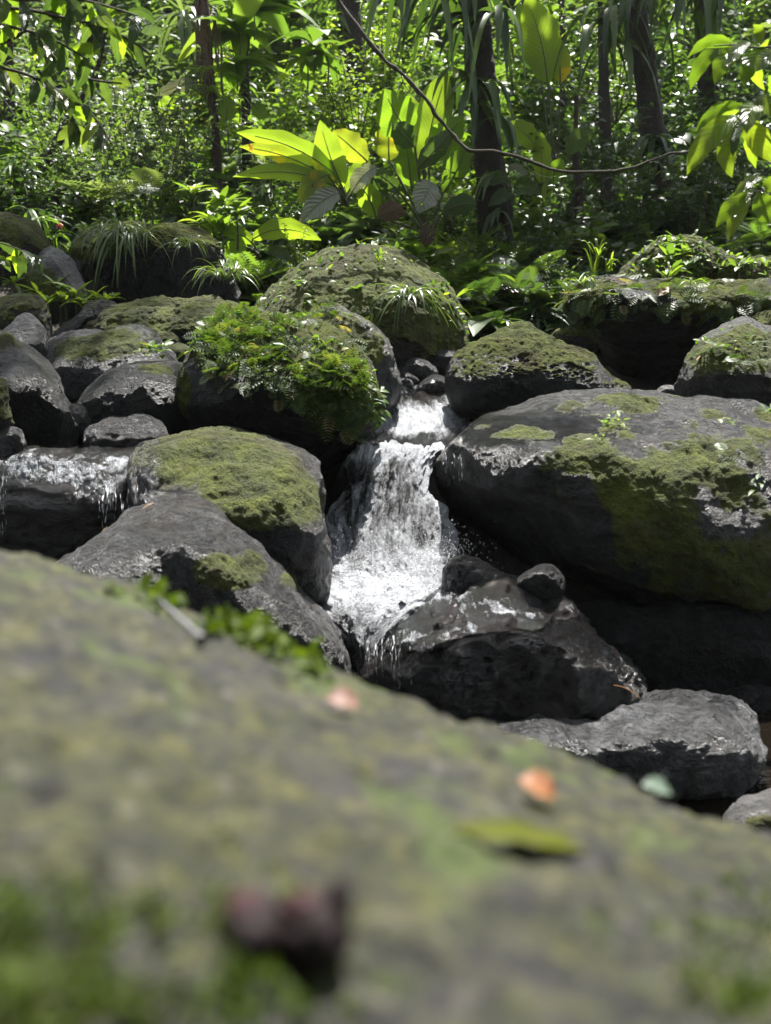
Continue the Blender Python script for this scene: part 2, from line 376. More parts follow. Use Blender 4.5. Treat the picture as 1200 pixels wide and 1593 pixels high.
class Leaves:
    def __init__(s): s.V, s.Q, s.uv, s.t, s.n = [], [], [], [], 0
    def add(s, T, pos, dirs, ups, scale, tint, wscale=None):
        V, Q, uv = T; pos = np.asarray(pos, float); n = len(pos)
        y = nrm(np.asarray(dirs, float)); z = np.asarray(ups, float); x = nrm(np.cross(y, z) + 1e-6); z = np.cross(x, y)
        sc = np.broadcast_to(np.asarray(scale, float), (n,)); wsc = sc if wscale is None else sc * wscale
        P = V[None, :, 0:1] * (x * wsc[:, None])[:, None] + V[None, :, 1:2] * (y * sc[:, None])[:, None] + V[None, :, 2:3] * (z * sc[:, None])[:, None] + pos[:, None]
        s.V.append(P.reshape(-1, 3)); s.Q.append((Q[None] + (np.arange(n) * len(V))[:, None, None] + s.n).reshape(-1, 4))
        s.uv.append(np.tile(uv, (n, 1))); s.t.append(np.repeat(np.broadcast_to(tint, (n,)), len(V))); s.n += n * len(V)
    def tube(s, path, rad, sides=5, tint=.5):
        P = np.asarray(path, float); m = len(P); rad = np.broadcast_to(np.asarray(rad, float), (m,))
        T = nrm(np.gradient(P, axis=0)); ref = np.where(np.abs(T[:, 2:3]) > .9, np.array([[1., 0, 0]]), np.array([[0, 0, 1.]]))
        A = nrm(np.cross(T, ref)); Bv = np.cross(T, A); th = np.linspace(0, 2 * math.pi, sides, endpoint=False)
        V = P[:, None] + rad[:, None, None] * (np.cos(th)[None, :, None] * A[:, None] + np.sin(th)[None, :, None] * Bv[:, None])
        j = np.arange(sides); j2 = (j + 1) % sides; r = np.arange(m - 1)[:, None] * sides
        Q = np.stack([r + j, r + j2, r + sides + j2, r + sides + j], -1).reshape(-1, 4)
        s.V.append(V.reshape(-1, 3)); s.Q.append(Q + s.n); s.uv.append(np.stack(np.meshgrid(np.linspace(0, 1, sides), np.linspace(0, 1, m)), -1).reshape(-1, 2)); s.t.append(np.full(m * sides, tint)); s.n += m * sides
    def build(s, name, mat, parent=None, off=None):
        V = np.concatenate(s.V)
        if off is not None: V = V - off
        me = mesh_np(name, V, np.concatenate(s.Q), np.concatenate(s.uv), {'tint': np.concatenate(s.t)}, [mat])
        return link(name, me, parent)
# ------------------------------------------------------------ the boulders, front to back
boulder('flat', 'low grey slab with craggy sunlit top below the wet black rock', [(700,1135),(790,1108),(850,1105),(920,1110),(960,1095),(1010,1087),(1070,1085),(1120,1092),(1155,1110),(1175,1140),(1183,1175),(1175,1210),(1145,1255),(1080,1300),(950,1310),(800,1270),(720,1180)],
        4.2, .38, 'rock_mid', chips=2, chip=.03, nt=360, nr=130, creases=[(700,1150,1200,1140,.006,18)], k=.8, amp=1.5)
boulder('corner', 'pale grey rock with green moss at the right edge beside brown water', [(1128,1268),(1150,1245),(1180,1235),(1220,1228),(1280,1260),(1290,1360),(1200,1370),(1130,1320)], 3.5, .2, 'rock_pale',
        creases=[(1120,1275,1300,1270,.006)], regions=[(1185,1280,40,18,.9)], tufts=26000, tuft_size=.009)
boulder('wet', 'wet black rock with glistening brown top at the foot of the cascade', [(555,1050),(580,1015),(605,985),(640,955),(680,925),(720,910),(770,905),(820,910),(870,925),(905,945),(940,975),(970,1010),(1000,1045),(1015,1078),(1005,1130),(930,1180),(820,1205),(720,1190),(640,1155),(568,1100)],
        4.75, .5, 'rock_wet', creases=[(560,975,1000,960,.006,10)], chip=.035, wet=[(760,950,280,90,1.0),(650,1040,160,90,.9)], bumps=[(760,950,60,30,.05),(880,980,60,40,.06)], amp=2.0)
boulder('leftgrey', 'bare grey boulder with a smooth sunlit hump and one moss patch', [(80,880),(130,845),(180,815),(220,785),(255,768),(290,763),(325,770),(355,798),(385,824),(420,855),(455,890),(490,930),(520,970),(545,1010),(557,1050),(548,1130),(450,1160),(300,1130),(180,1040),(85,940)],
        4.6, .5, 'rock', c=(330,930), creases=[(80,890,300,822,.007,18),(300,822,560,1035,.0065,18)], bumps=[(255,890,40,50,-.06)], chips=0,
        regions=[(350,885,75,30,1.0),(455,900,20,14,.9)], tufts=16000, tuft_size=.012)
boulder('leftmoss', 'rounded boulder with bright green moss on top left of the cascade', [(215,700),(260,680),(310,668),(360,672),(420,682),(470,700),(492,715),(498,735),(500,790),(508,850),(510,900),(495,945),(420,960),(330,900),(250,850),(200,780)],
        5.3, .45, 'rock', creases=[(210,800,500,800,.0055)], chip=.04, regions=[(350,720,140,55,1.0),(410,780,90,40,1.1)], tufts=22000, tuft_size=.013, tuft_mat='moss_fresh', wet=[(240,730,60,60,.6)])
boulder('veil', 'broad dark ledge under a thin veil of water on the left', [(-120,735),(-20,708),(40,697),(120,692),(200,692),(250,694),(310,710),(310,780),(280,850),(200,900),(80,910),(-120,900)],
        5.75, .42, 'rock_wet', creases=[(-120,715,320,785,.008,16),(320,800,-120,745,.006,14)], wet=[(100,730,220,60,1.0)], amp=1.1)
boulder('bigright', 'huge mossy grey boulder with undercut base right of the cascade', [(680,725),(688,693),(720,668),(760,645),(810,628),(870,612),(930,605),(975,603),(1020,610),(1060,618),(1110,622),(1160,630),(1200,645),(1300,690),(1380,820),(1360,960),(1260,1000),(1200,990),(1150,968),(1080,955),(1000,940),(930,912),(870,895),(820,892),(770,862),(730,822),(705,787),(688,757)],
        5.55, .75, 'rock', c=(1010,770), creases=[(680,690,1300,700,.0045,20),(930,900,1300,985,.0022,60),(1010,965,715,690,.010,12)], k=.85, chip=.025,
        bumps=[(800,840,125,80,-.38),(1010,690,50,40,-.05),(900,660,120,30,-.06),(1100,800,80,100,.05)],
        regions=[(800,672,45,12,.8),(900,710,50,22,.8),(960,625,90,12,.8),(1000,740,90,60,.62),(1060,830,120,120,.62),(1150,720,80,80,.6),(1170,900,80,80,.7),(980,790,40,60,.55)], tufts=13000, tuft_size=.013, mossnoise=2.3, nt=460, wet=[(850,662,150,26,.95),(760,672,70,18,.8)], nr=170)
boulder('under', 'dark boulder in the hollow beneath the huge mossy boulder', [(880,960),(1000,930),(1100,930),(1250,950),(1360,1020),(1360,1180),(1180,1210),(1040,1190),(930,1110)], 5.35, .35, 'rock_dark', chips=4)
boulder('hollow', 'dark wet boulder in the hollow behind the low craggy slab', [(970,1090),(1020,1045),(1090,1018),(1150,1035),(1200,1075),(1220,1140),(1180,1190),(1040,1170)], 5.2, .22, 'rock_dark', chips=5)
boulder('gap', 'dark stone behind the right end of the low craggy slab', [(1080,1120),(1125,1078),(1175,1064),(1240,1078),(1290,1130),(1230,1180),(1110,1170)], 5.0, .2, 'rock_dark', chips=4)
boulder('splash', 'small black rock glistening in the splash right of the cascade', [(686,890),(702,868),(730,862),(760,872),(782,892),(790,925),(740,945),(690,930)], 5.1, .16, 'rock_wet', wet=[(735,880,60,40,1)], amp=1.3)
boulder('nub', 'small brownish stone between the wet black rock and the huge boulder', [(803,908),(820,887),(845,877),(868,885),(880,915),(860,945),(815,940)], 4.98, .14, 'rock_dark')
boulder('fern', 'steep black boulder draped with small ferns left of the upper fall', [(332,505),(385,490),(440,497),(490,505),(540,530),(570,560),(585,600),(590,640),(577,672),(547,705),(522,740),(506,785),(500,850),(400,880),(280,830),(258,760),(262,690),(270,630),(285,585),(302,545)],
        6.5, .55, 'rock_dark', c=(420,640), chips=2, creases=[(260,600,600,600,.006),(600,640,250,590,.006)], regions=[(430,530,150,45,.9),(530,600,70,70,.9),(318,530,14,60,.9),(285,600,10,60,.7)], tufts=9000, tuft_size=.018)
boulder('behind', 'rounded grey boulder tucked behind the fern draped boulder', [(455,505),(490,484),(525,478),(560,492),(590,520),(610,555),(622,605),(600,650),(540,650),(480,610),(445,550)], 7.5, .4, 'rock', regions=[(500,520,60,45,.9),(580,540,25,30,.5)], tufts=9000, tuft_size=.018)
boulder('bigmoss', 'large domed boulder all covered in olive moss behind the cascade', [(386,490),(420,450),(450,420),(500,395),(550,383),(600,385),(640,400),(670,420),(695,450),(712,485),(722,530),(718,580),(690,620),(600,630),(480,610),(400,570),(378,530)],
        9.2, .9, 'rock_moss', creases=[(380,480,730,480,.004)], moss_up=-.2, regions=[(550,430,200,60,1)], tufts=5500, tuft_size=.026, mossnoise=1.2)
boulder('rightmid', 'sloping dark boulder with yellowish moss cap right of the upper fall', [(694,592),(700,570),(715,548),(740,528),(775,510),(810,505),(840,515),(870,537),(905,547),(925,560),(945,580),(990,612),(970,670),(880,690),(800,680),(740,660),(708,640),(696,615)],
        7.5, .45, 'rock_dark', creases=[(690,570,950,575,.006)], moss_up=.55, regions=[(810,520,90,28,.9)], tufts=10000, tuft_size=.018)
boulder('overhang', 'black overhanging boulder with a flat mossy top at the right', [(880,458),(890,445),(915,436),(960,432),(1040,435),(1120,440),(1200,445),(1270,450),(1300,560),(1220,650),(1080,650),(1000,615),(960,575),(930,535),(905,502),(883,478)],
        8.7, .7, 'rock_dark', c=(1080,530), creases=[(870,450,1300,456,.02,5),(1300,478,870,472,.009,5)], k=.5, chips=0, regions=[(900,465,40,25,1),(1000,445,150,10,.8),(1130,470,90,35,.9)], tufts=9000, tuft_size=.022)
boulder('mound', 'mossy hump with leafy plants on top of the overhanging boulder', [(955,445),(985,410),(1010,380),(1040,362),(1080,365),(1110,385),(1150,405),(1200,410),(1260,400),(1290,480),(1100,490),(970,480)], 9.7, .5, 'rock_moss', moss_up=-.3, tufts=7000, tuft_size=.028, regions=[(1080,400,120,50,1)])
boulder('roundright', 'rounded boulder with pale ferns and moss at the right edge', [(1050,605),(1060,575),(1075,550),(1100,525),(1130,508),(1160,503),(1200,510),(1260,530),(1300,600),(1280,690),(1150,690),(1056,660)], 7.2, .45, 'rock_moss', creases=[(1050,560,1300,560,.005)], regions=[(1150,545,100,40,.9)], tufts=10000, tuft_size=.018)
boulder('rightedge', 'green mossy stone at the right edge behind the rounded boulder', [(1165,505),(1185,488),(1215,485),(1250,500),(1250,560),(1180,550)], 8.0, .2, 'rock_moss', moss_up=-.2, tufts=9000, tuft_size=.02)
G2 = 'heap of boulders on the left bank'
boulder('L1', 'tall dark angular boulder leaning at the left edge', [(-80,520),(0,513),(25,530),(55,545),(77,560),(92,592),(107,630),(127,660),(125,700),(60,730),(-40,730),(-90,600)], 6.5, .45, 'rock_dark', creases=[(-90,600,110,580,.007)], k=.7, regions=[(0,530,40,20,.6)], tufts=8000, group=G2)
boulder('L2', 'smooth dark triangular boulder above the small ledge stone', [(116,630),(140,600),(175,572),(215,558),(255,560),(290,568),(305,600),(300,670),(260,710),(180,710),(122,680)], 6.75, .4, 'rock_dark', creases=[(120,620,300,600,.006)], regions=[(245,572,30,12,.8)], tufts=8000, group=G2)
boulder('L3', 'low rounded boulder half coated in moss behind the triangular one', [(62,550),(95,520),(140,514),(190,516),(225,518),(245,535),(275,562),(295,610),(250,660),(150,670),(90,650),(66,600)], 7.4, .45, 'rock', creases=[(60,570,300,570,.006)], regions=[(110,545,30,22,.8),(190,540,60,22,.95)], tufts=10000, tuft_size=.018, group=G2)
boulder('L4', 'long low olive boulder at the back of the left heap', [(124,515),(160,485),(190,472),(235,468),(290,465),(330,463),(368,478),(390,515),(360,580),(280,600),(180,590),(130,550)], 8.2, .5, 'rock_moss', creases=[(120,520,390,510,.007)], moss_up=.2, regions=[(260,490,120,30,.7)], tufts=7000, tuft_size=.022, group=G2)
boulder('L5', 'olive mossy boulder at the left edge under the leafy twig', [(-60,500),(0,465),(25,457),(55,460),(72,480),(78,512),(72,550),(20,570),(-60,560)], 7.9, .35, 'rock_moss', moss_up=.1, tufts=9000, tuft_size=.018, group=G2)
boulder('L5b', 'small bare grey boulder in front of the olive one at left', [(0,525),(20,500),(40,488),(60,498),(74,520),(72,555),(30,560),(0,550)], 7.2, .2, 'rock', creases=[(0,525,80,515,.005)], group=G2)
boulder('L6', 'small grey ledge stone lying just above the water veil', [(126,675),(155,655),(190,645),(215,642),(240,652),(260,670),(262,700),(220,715),(145,712)], 6.25, .2, 'rock', creases=[(120,680,270,675,.005)], wet=[(190,695,80,20,.7)], group=G2)
boulder('L7', 'small dark block at the left end of the water veil', [(-40,680),(0,668),(25,665),(38,675),(42,700),(20,720),(-40,720)], 5.95, .16, 'rock', k=.6, group=G2)
boulder('L8', 'mossy boulder cut by the left edge beside the dark block', [(-60,600),(0,588),(11,612),(17,650),(14,680),(-50,700)], 6.0, .2, 'rock_moss', moss_up=-.2, tufts=9000, group=G2)
boulder('L9', 'small mossy stone, upper one of the pair beside the fern draped boulder', [(226,528),(250,517),(270,520),(284,537),(272,560),(240,560)], 7.75, .15, 'rock_moss', moss_up=.1, tufts=9000, group=G2)
boulder('L9b', 'small mossy stone, lower one of the pair beside the fern draped boulder', [(248,550),(275,535),(293,540),(302,558),(292,585),(258,582)], 7.6, .14, 'rock_moss', moss_up=.1, tufts=9000, group=G2)
boulder('L10', 'dark wedge of rock at the back of the left heap', [(80,525),(110,495),(140,475),(165,467),(184,478),(175,510),(140,545),(95,550)], 8.4, .25, 'rock_dark', regions=[(150,475,30,10,.6)], tufts=6000, group=G2)
boulder('L10b', 'little wet stone between the leaning boulder and triangular boulder', [(104,640),(118,627),(132,635),(142,660),(138,690),(110,690)], 6.5, .12, 'rock_wet', wet=[(120,650,30,30,1)], group=G2)
G3 = 'rocks at the foot of the forest bank'
boulder('L11', 'rounded mossy boulder high at the left edge', [(-70,350),(0,330),(30,340),(55,355),(76,385),(72,410),(40,425),(0,450),(-70,450)], 9.4, .45, 'rock_moss', moss_up=-.2, tufts=7000, tuft_size=.024, group=G3)
boulder('L12', 'pale bare boulder leaning beside the trailing grass', [(40,425),(60,395),(80,385),(105,397),(125,425),(138,455),(130,490),(70,500),(35,470)], 9.0, .35, 'rock_pale', creases=[(30,440,140,440,.004)], regions=[(60,440,35,30,.8)], tufts=6000, tuft_size=.022, group=G3)
boulder('L13', 'dark bank boulder with long grass trailing over it', [(104,400),(130,370),(180,355),(250,348),(310,352),(345,375),(370,420),(365,490),(250,505),(130,490),(106,440)], 10.0, .5, 'rock_dark', moss_up=.35, regions=[(140,385,40,25,.9)], tufts=5000, tuft_size=.026, group=G3)
G4 = 'stones at the lip of the upper fall'
boulder('S1', 'roundish grey stone at the lip of the upper fall', [(618,577),(640,557),(660,560),(680,576),(668,595),(628,594)], 8.4, .13, 'rock', group=G4, name='stone', cat='stone')
boulder('S2', 'blocky grey stone at the lip touching the sloping dark boulder', [(665,562),(672,545),(695,543),(716,550),(722,575),(700,590),(668,580)], 8.7, .16, 'rock', group=G4, name='stone', cat='stone')
boulder('S3', 'tiny pebble in the lower left of the lip stones', [(618,598),(625,589),(638,590),(645,600),(638,608),(622,607)], 8.1, .06, 'rock', group=G4, name='stone', cat='stone')
boulder('S4', 'small flat stone wedged between the lip stones', [(618,587),(628,578),(645,584),(656,592),(645,598),(625,596)], 8.25, .07, 'rock', group=G4, name='stone', cat='stone')
boulder('S5', 'flat wet stone the upper fall spills around', [(646,605),(660,590),(680,583),(697,590),(704,606),(690,620),(655,616)], 8.0, .12, 'rock', wet=[(675,600,40,20,.6)], group=G4, name='stone', cat='stone')
boulder('S6', 'mossy stone left of two behind the sloping dark boulder', [(852,530),(862,515),(876,512),(886,525),(884,548),(858,550)], 8.6, .12, 'rock_moss', moss_up=0, tufts=9000, name='stone', cat='stone', group='mossy stones under the overhang')
boulder('S7', 'mossy stone right of two behind the sloping dark boulder', [(872,522),(884,511),(905,510),(922,520),(928,545),(885,552)], 8.5, .14, 'rock_moss', moss_up=0, tufts=9000, name='stone', cat='stone', group='mossy stones under the overhang')
boulder('S8', 'small pale grey stone in the dark gap beside the rounded boulder', [(1015,615),(1030,602),(1048,599),(1060,612),(1058,635),(1020,635)], 7.5, .1, 'rock_pale', name='stone', cat='stone', group='mossy stones under the overhang')
# ------------------------------------------------------------ water
def foam_mat(name, lo, hi, sx=34, sy=8, dark=(.010, .009, .0085), rough=.12, bd=.05):
    t = NT(name); uv = t.n('UVMap').outputs[0]; fo = t.attr('foam')
    m = t.n('Mapping', {'Vector': uv, 'Scale': (sx, sy, 1)}).outputs[0]
    m2 = t.n('Mapping', {'Vector': uv, 'Scale': (sx * .4, sy * .3, 1)}).outputs[0]
    n1 = t.noise(m, 1.0, 5, .65, .6); n2 = t.noise(t.n('Mapping', {'Vector': uv, 'Scale': (95, 48, 1)}).outputs[0], 1.0, 4, .75, .5); n3 = t.noise(m2, 1.0, 3, .6, .4)
    f = t.math('ADD', t.math('ADD', t.math('MULTIPLY', n1, .40), t.math('MULTIPLY', n2, .26)), t.math('MULTIPLY', n3, .34))
    f = t.math('ADD', f, t.math('MULTIPLY', t.math('SUBTRACT', fo, .5), .62))
    k = t.ramp(f, [(lo, 0.0), (hi, 1.0)])
    h = t.math('ADD', t.math('MULTIPLY', n1, .6), t.math('MULTIPLY', n2, .5))
    nb = t.bump(h, 1.0, bd)
    p = t.n('BsdfPrincipled', {'Base Color': t.mix(k, dark, (.36, .375, .40)), 'Roughness': t.math('ADD', t.math('MULTIPLY', k, .35), rough), 'Specular IOR Level': .6, 'Normal': nb, 'IOR': 1.33})
    return t.done(p.outputs[0])
M['foam'] = foam_mat('cascade_water', .42, .66)
M['film'] = foam_mat('water_film', .50, .66, 26, 9, dark=(.0055, .0045, .004), rough=.09, bd=.028)
def water_sheet(name, rows, nu, nv, foam, amp=.03, mat='foam', seed=1, bulge=.04, dy=None):
    """rows: (left px, right px, py, depth); a sheet of falling water over the bed"""
    Rw = catmull(np.array(rows, float), nv, closed=False); u = np.linspace(0, 1, nu)
    PX = Rw[:, 0:1] * (1 - u) + Rw[:, 1:2] * u; PY = np.repeat(Rw[:, 2:3], nu, 1); D = np.repeat(Rw[:, 3:4], nu, 1)
    PY = PY + (dy(u[None], np.linspace(0, 1, nv)[:, None]) if dy else 0)
    D = D - bulge * np.sin(math.pi * u)[None] + .12 * (np.abs(u - .5) * 2)[None] ** 6
    e = np.stack([u * 9 * np.ones_like(PX), PY / 40., PX * 0], -1)
    PX = PX + (np.where(u < .5, 1, -1) * (np.abs(u - .5) * 2) ** 5)[None] * 26 * vnoise(e * np.array([0, 1., 1.]) + (u > .5)[None, :, None] * 50, seed)
    P = at(PX, PY, D); s = np.concatenate([[0], np.cumsum(np.linalg.norm(np.diff(P[:, nu // 2], axis=0), axis=1))])
    wd = np.linalg.norm(P[:, -1] - P[:, 0], axis=1).mean()
    UV = np.stack([np.broadcast_to(u[None] * wd, PX.shape), np.broadcast_to(s[:, None], PX.shape)], -1)
    q = np.stack([UV[..., 0] * 16, UV[..., 1] * 4.5, 0 * PX], -1)
    q2 = np.stack([UV[..., 0] * 45, UV[..., 1] * 20, 0 * PX + 3], -1)
    h = amp * fbm(q, 3, seed) + amp * .45 * fbm(q2, 3, seed + 9)
    N = nrm(np.cross(np.gradient(P, axis=1), np.gradient(P, axis=0))); N = N * np.sign((N * (CAM - P)).sum(-1, keepdims=True))
    P = P + N * h[..., None]
    fo = foam(PX, PY, u[None] + 0 * PX) + .35 * fbm(np.stack([UV[..., 0] * 5, UV[..., 1] * 2.2, 0 * PX], -1), 3, seed + 4)
    i = (np.arange(nv - 1)[:, None] * nu + np.arange(nu - 1)[None]).ravel()
    Q = np.stack([i, i + nu, i + nu + 1, i + 1], -1)
    me = mesh_np(name, P.reshape(-1, 3), Q, UV.reshape(-1, 2), {'foam': np.clip(fo, 0, 1).ravel()}, [M[mat]])
    return tag(link(name, me), kind='structure')
def g2(x, y, cx, cy_, rx, ry): return np.exp(-((x - cx) / rx) ** 2 - ((y - cy_) / ry) ** 2)
water_sheet('upper_cascade_water', [(575, 694, 594, 8.3), (572, 704, 606, 8.0), (564, 722, 622, 7.75), (552, 745, 645, 7.42), (540, 755, 668, 7.12), (530, 745, 686, 6.86), (525, 725, 697, 6.66), (525, 715, 708, 6.58)], 150, 150,
    lambda x, y, u: .46 + .30 * g2(x, y, 640, 655, 110, 35) - .25 * g2(x, y, 655, 620, 40, 14) - .25 * g2(x, y, 690, 665, 20, 14) - .50 * smooth(666, 689, y), seed=3, amp=.035)
water_sheet('main_cascade_water', [(550, 700, 690, 6.72), (546, 694, 697, 6.52), (542, 690, 706, 6.42), (532, 688, 730, 6.28), (518, 688, 770, 6.08), (506, 690, 810, 5.88), (502, 696, 850, 5.68), (498, 704, 880, 5.52), (494, 712, 905, 5.38), (492, 705, 925, 5.24), (492, 690, 940, 5.12)], 190, 300,
    lambda x, y, u: .56 + .9 * g2(x, y, 620, 702, 140, 9) + .26 * smooth(840, 910, y) - .26 * g2(x, y, 565, 742, 28, 22) - .10 * g2(x, y, 635, 790, 50, 35) + .2 * g2(x, y, 662, 760, 25, 60) - .15 * g2(x, y, 545, 800, 25, 60), seed=11, amp=.04)
water_sheet('chute_water', [(490, 715, 893, 5.46), (490, 712, 910, 5.32), (492, 690, 932, 5.16), (500, 660, 958, 5.02), (515, 625, 985, 4.92), (535, 603, 1010, 4.86), (550, 585, 1040, 4.80), (556, 578, 1065, 4.76), (560, 574, 1090, 4.72)], 130, 190,
    lambda x, y, u: .54 + .30 * g2(x, y, 590, 915, 110, 30) - .1 * smooth(960, 1040, y), seed=21, amp=.035, bulge=.05)
# still brown water between the front rocks
t = NT('stream_water'); v = t.coords()
nb = t.bump(t.noise(v, 9, 4, .6, .5), .5, .03)
p = t.n('BsdfPrincipled', {'Base Color': (.006, .0045, .003, 1), 'Roughness': .05, 'Specular IOR Level': .6, 'IOR': 1.33, 'Normal': nb})
M['pool'] = t.done(p.outputs[0])
xs = np.linspace(-4.2, 4.2, 60); ys = np.linspace(1.2, 5.3, 50); X, Y = np.meshgrid(xs, ys)
V = np.stack([X, Y, -.755 + .014 * fbm(np.stack([X * 3, Y * 3, X * 0], -1), 3, 5)], -1).reshape(-1, 3)
i = (np.arange(49)[:, None] * 60 + np.arange(59)[None]).ravel()
tag(link('stream_water', mesh_np('stream_water', V, np.stack([i, i + 1, i + 61, i + 60], -1), mats=[M['pool']])), kind='structure')
# thin water running over the wet boulder's crown
def film_on(name, key, sel, off, thr=.25):
    B = BOULDERS[key]; nf = B['nfront']; w = sel(B['x'], B['y']) + .30 * fbm(B['V'] * 7, 3, 17); w[nf:] = 0
    Q = B['Q'][(w[B['Q']].min(1) > thr)]; ids, inv = np.unique(Q, return_inverse=True); V = B['V'][ids] + B['N'][ids] * (off + .010 * fbm(B['V'][ids] * np.array([30, 30, 22.]), 3, 6)[:, None])
    uv = np.stack([V[:, 0], V[:, 1] * .8 + V[:, 2]], -1)
    tag(link(name, mesh_np(name, V, inv.reshape(-1, 4), uv, {'foam': np.clip(w[ids], 0, 1)}, [M['film']])), kind='structure')
film_on('rock_water_film', 'wet', lambda x, y: np.minimum(.42, .50 * g2(x, y, 700, 925, 95, 30) + .50 * g2(x, y, 640, 975, 50, 50) + .46 * g2(x, y, 800, 945, 130, 26)) + .22 * g2(x, y, 690, 920, 50, 16), .006)
film_on('ledge_water_film', 'veil', lambda x, y: np.minimum(.56, .62 * g2(x, y, 170, 738, 100, 34) + .58 * g2(x, y, 30, 722, 120, 24)), .008)
# strings of falling water and spray
t = NT('falling_drops')
p = t.n('BsdfPrincipled', {'Base Color': (.42, .425, .44, 1), 'Roughness': .15, 'Specular IOR Level': .7})
M['drops'] = t.done(p.outputs[0])
L = Leaves()
def string(px, y0, y1, Y0, Y1, r):
    n = int((y1 - y0) / 3) + 3; yy = np.linspace(y0, y1, n); u = np.linspace(0, 1, n)
    P = at(px + 2.0 * np.array([vnoise(np.array([px * .7, q * .08, 0.])) for q in yy]), yy, Y0 + (Y1 - Y0) * np.minimum(u * 3, 1))
    rad = r * np.clip(.25 + 1.1 * np.array([vnoise(np.array([px * 3.1, q * .21, 9.])) for q in yy]), .02, 1.2)
    L.tube(P, rad, 5)
for _ in range(16): string(rng.normal(168, 13), 757 + rng.uniform(-8, 30), rng.uniform(785, 825), 5.3, 5.2, rng.uniform(.001, .003))
for _ in range(8): string(rng.uniform(190, 250), 755 + rng.uniform(-5, 10), rng.uniform(770, 800), 5.3, 5.25, rng.uniform(.001, .0025))
for _ in range(8): string(rng.normal(2, 6), 735 + rng.uniform(0, 20), rng.uniform(780, 850), 5.3, 5.2, rng.uniform(.001, .0025))
for _ in range(18): string(rng.normal(604, 13), 990 + rng.uniform(-8, 35), rng.uniform(1020, 1075), 4.47, 4.38, rng.uniform(.001, .003))
for _ in range(10): string(rng.uniform(690, 725), 700 + rng.uniform(0, 20), rng.uniform(712, 760), 5.45, 5.35, rng.uniform(.001, .003))
tag(L.build('water_strings', M['drops']), kind='stuff')
def droplets(name, P, r):
    b = np.array([[1, 0, 0], [0, 1, 0], [-1, 0, 0], [0, -1, 0], [0, 0, 1], [0, 0, -1.]]); q = np.array([[4, 0, 1, 4], [4, 1, 2, 4]])
    f = np.array([[0, 1, 4], [1, 2, 4], [2, 3, 4], [3, 0, 4], [1, 0, 5], [2, 1, 5], [3, 2, 5], [0, 3, 5]])
    V = (P[:, None] + b[None] * r[:, None, None] * np.array([1, 1, 1.5])).reshape(-1, 3); Q = (f[None] + (np.arange(len(P)) * 6)[:, None, None]).reshape(-1, 3)
    return tag(link(name, mesh_np(name, V, Q, mats=[M['drops']])), kind='stuff')
n = 2600; a = rng.uniform(0, 1, n); gx = rng.normal(0, 1, n); gy = rng.normal(0, 1, n)
px = np.where(a < .45, 600 + 75 * gx, np.where(a < .75, 695 + 22 * gx, 640 + 50 * gx)); py = np.where(a < .45, 890 + 28 * gy, np.where(a < .75, 865 + 18 * gy, 940 + 40 * gy))
droplets('water_spray', at(px, py, np.interp(py, [700, 900, 1000], [6, 5.5, 4.9]) - rng.uniform(.02, .22, n)), rng.uniform(.0012, .0042, n) * rng.uniform(.6, 1.3, n))

# ------------------------------------------------------------ the near boulder the camera looks over
t = NT('near_boulder'); v = t.coords()
n1 = t.noise(v, 7, 5, .6, .4); n2 = t.noise(v, 24, 5, .65, .3); n3 = t.noise(v, 60, 4, .7); n4 = t.noise(v, 3.3, 4, .6, .5)
stone = t.ramp(n2, [(.35, (0.0050, 0.0046, 0.0046)), (.52, (0.0185, 0.0172, 0.0178)), (.66, (0.0437, 0.0412, 0.0378))])
olive = t.ramp(t.math('ADD', t.math('MULTIPLY', n2, .5), t.math('MULTIPLY', n3, .5)), [(.38, (0.0042, 0.0050, 0.0017)), (.5, (0.0185, 0.0202, 0.0042)), (.62, (0.0554, 0.0546, 0.0109))])
col = t.mix(t.ramp(t.math('ADD', t.math('ADD', t.math('MULTIPLY', n1, .45), t.math('MULTIPLY', n4, .3)), t.math('MULTIPLY', n2, .25)), [(.41, 0.0), (.52, .9)]), stone, olive)
fresh = t.mix(n3, (0.0168, 0.0302, 0.0034), (0.0462, 0.0630, 0.0084))
col = t.mix(t.ramp(t.noise(v, 6.5, 4, .65), [(.55, 0.0), (.63, .85)]), col, fresh)
col = t.mix(t.ramp(t.noise(v, 17, 4, .65), [(.53, 0.0), (.64, .9)]), col, (0.0050, 0.0046, 0.0042))
col = t.mix(t.ramp(t.noise(v, 30, 3, .6), [(.60, 0.0), (.70, .6)]), col, (0.0714, 0.0655, 0.0554))
p = t.n('BsdfPrincipled', {'Base Color': col, 'Roughness': .8, 'Specular IOR Level': .3, 'Normal': t.bump(n2, .8, .02)})
M['near'] = t.done(p.outputs[0])
RG = np.array([(-2600, 1150), (-1500, 930), (-900, 830), (-500, 790), (-200, 815), (0, 856), (50, 868), (100, 882), (200, 915), (270, 942), (350, 980), (430, 1012), (500, 1042), (560, 1062), (650, 1092), (760, 1130), (900, 1192), (1050, 1255), (1200, 1312), (1400, 1400), (1700, 1540), (2300, 1800), (3200, 2100)], float)
cx = np.concatenate([np.linspace(-2600, -300, 24), np.linspace(-280, 1480, 240), np.linspace(1500, 3200, 24)])
ry = np.interp(cx, RG[:, 0], RG[:, 1]); ry = np.convolve(np.pad(ry, 4, mode='edge'), np.ones(9) / 9, 'valid')
Yr = np.interp(cx, [-2600, -600, 0, 600, 1200, 1700, 3200], [.8, 1.5, 1.6, 1.28, .98, .8, .5])
nv = 150; vv = np.linspace(0, 1, nv)
PYb = np.maximum(1900, ry + 300)
PY = ry[None] + (PYb - ry)[None] * vv[:, None] ** 1.4; inv = 1 / Yr[None] + (1 / .33 - 1 / Yr)[None] * np.maximum(0, vv[:, None] ** 1.4) ** .8
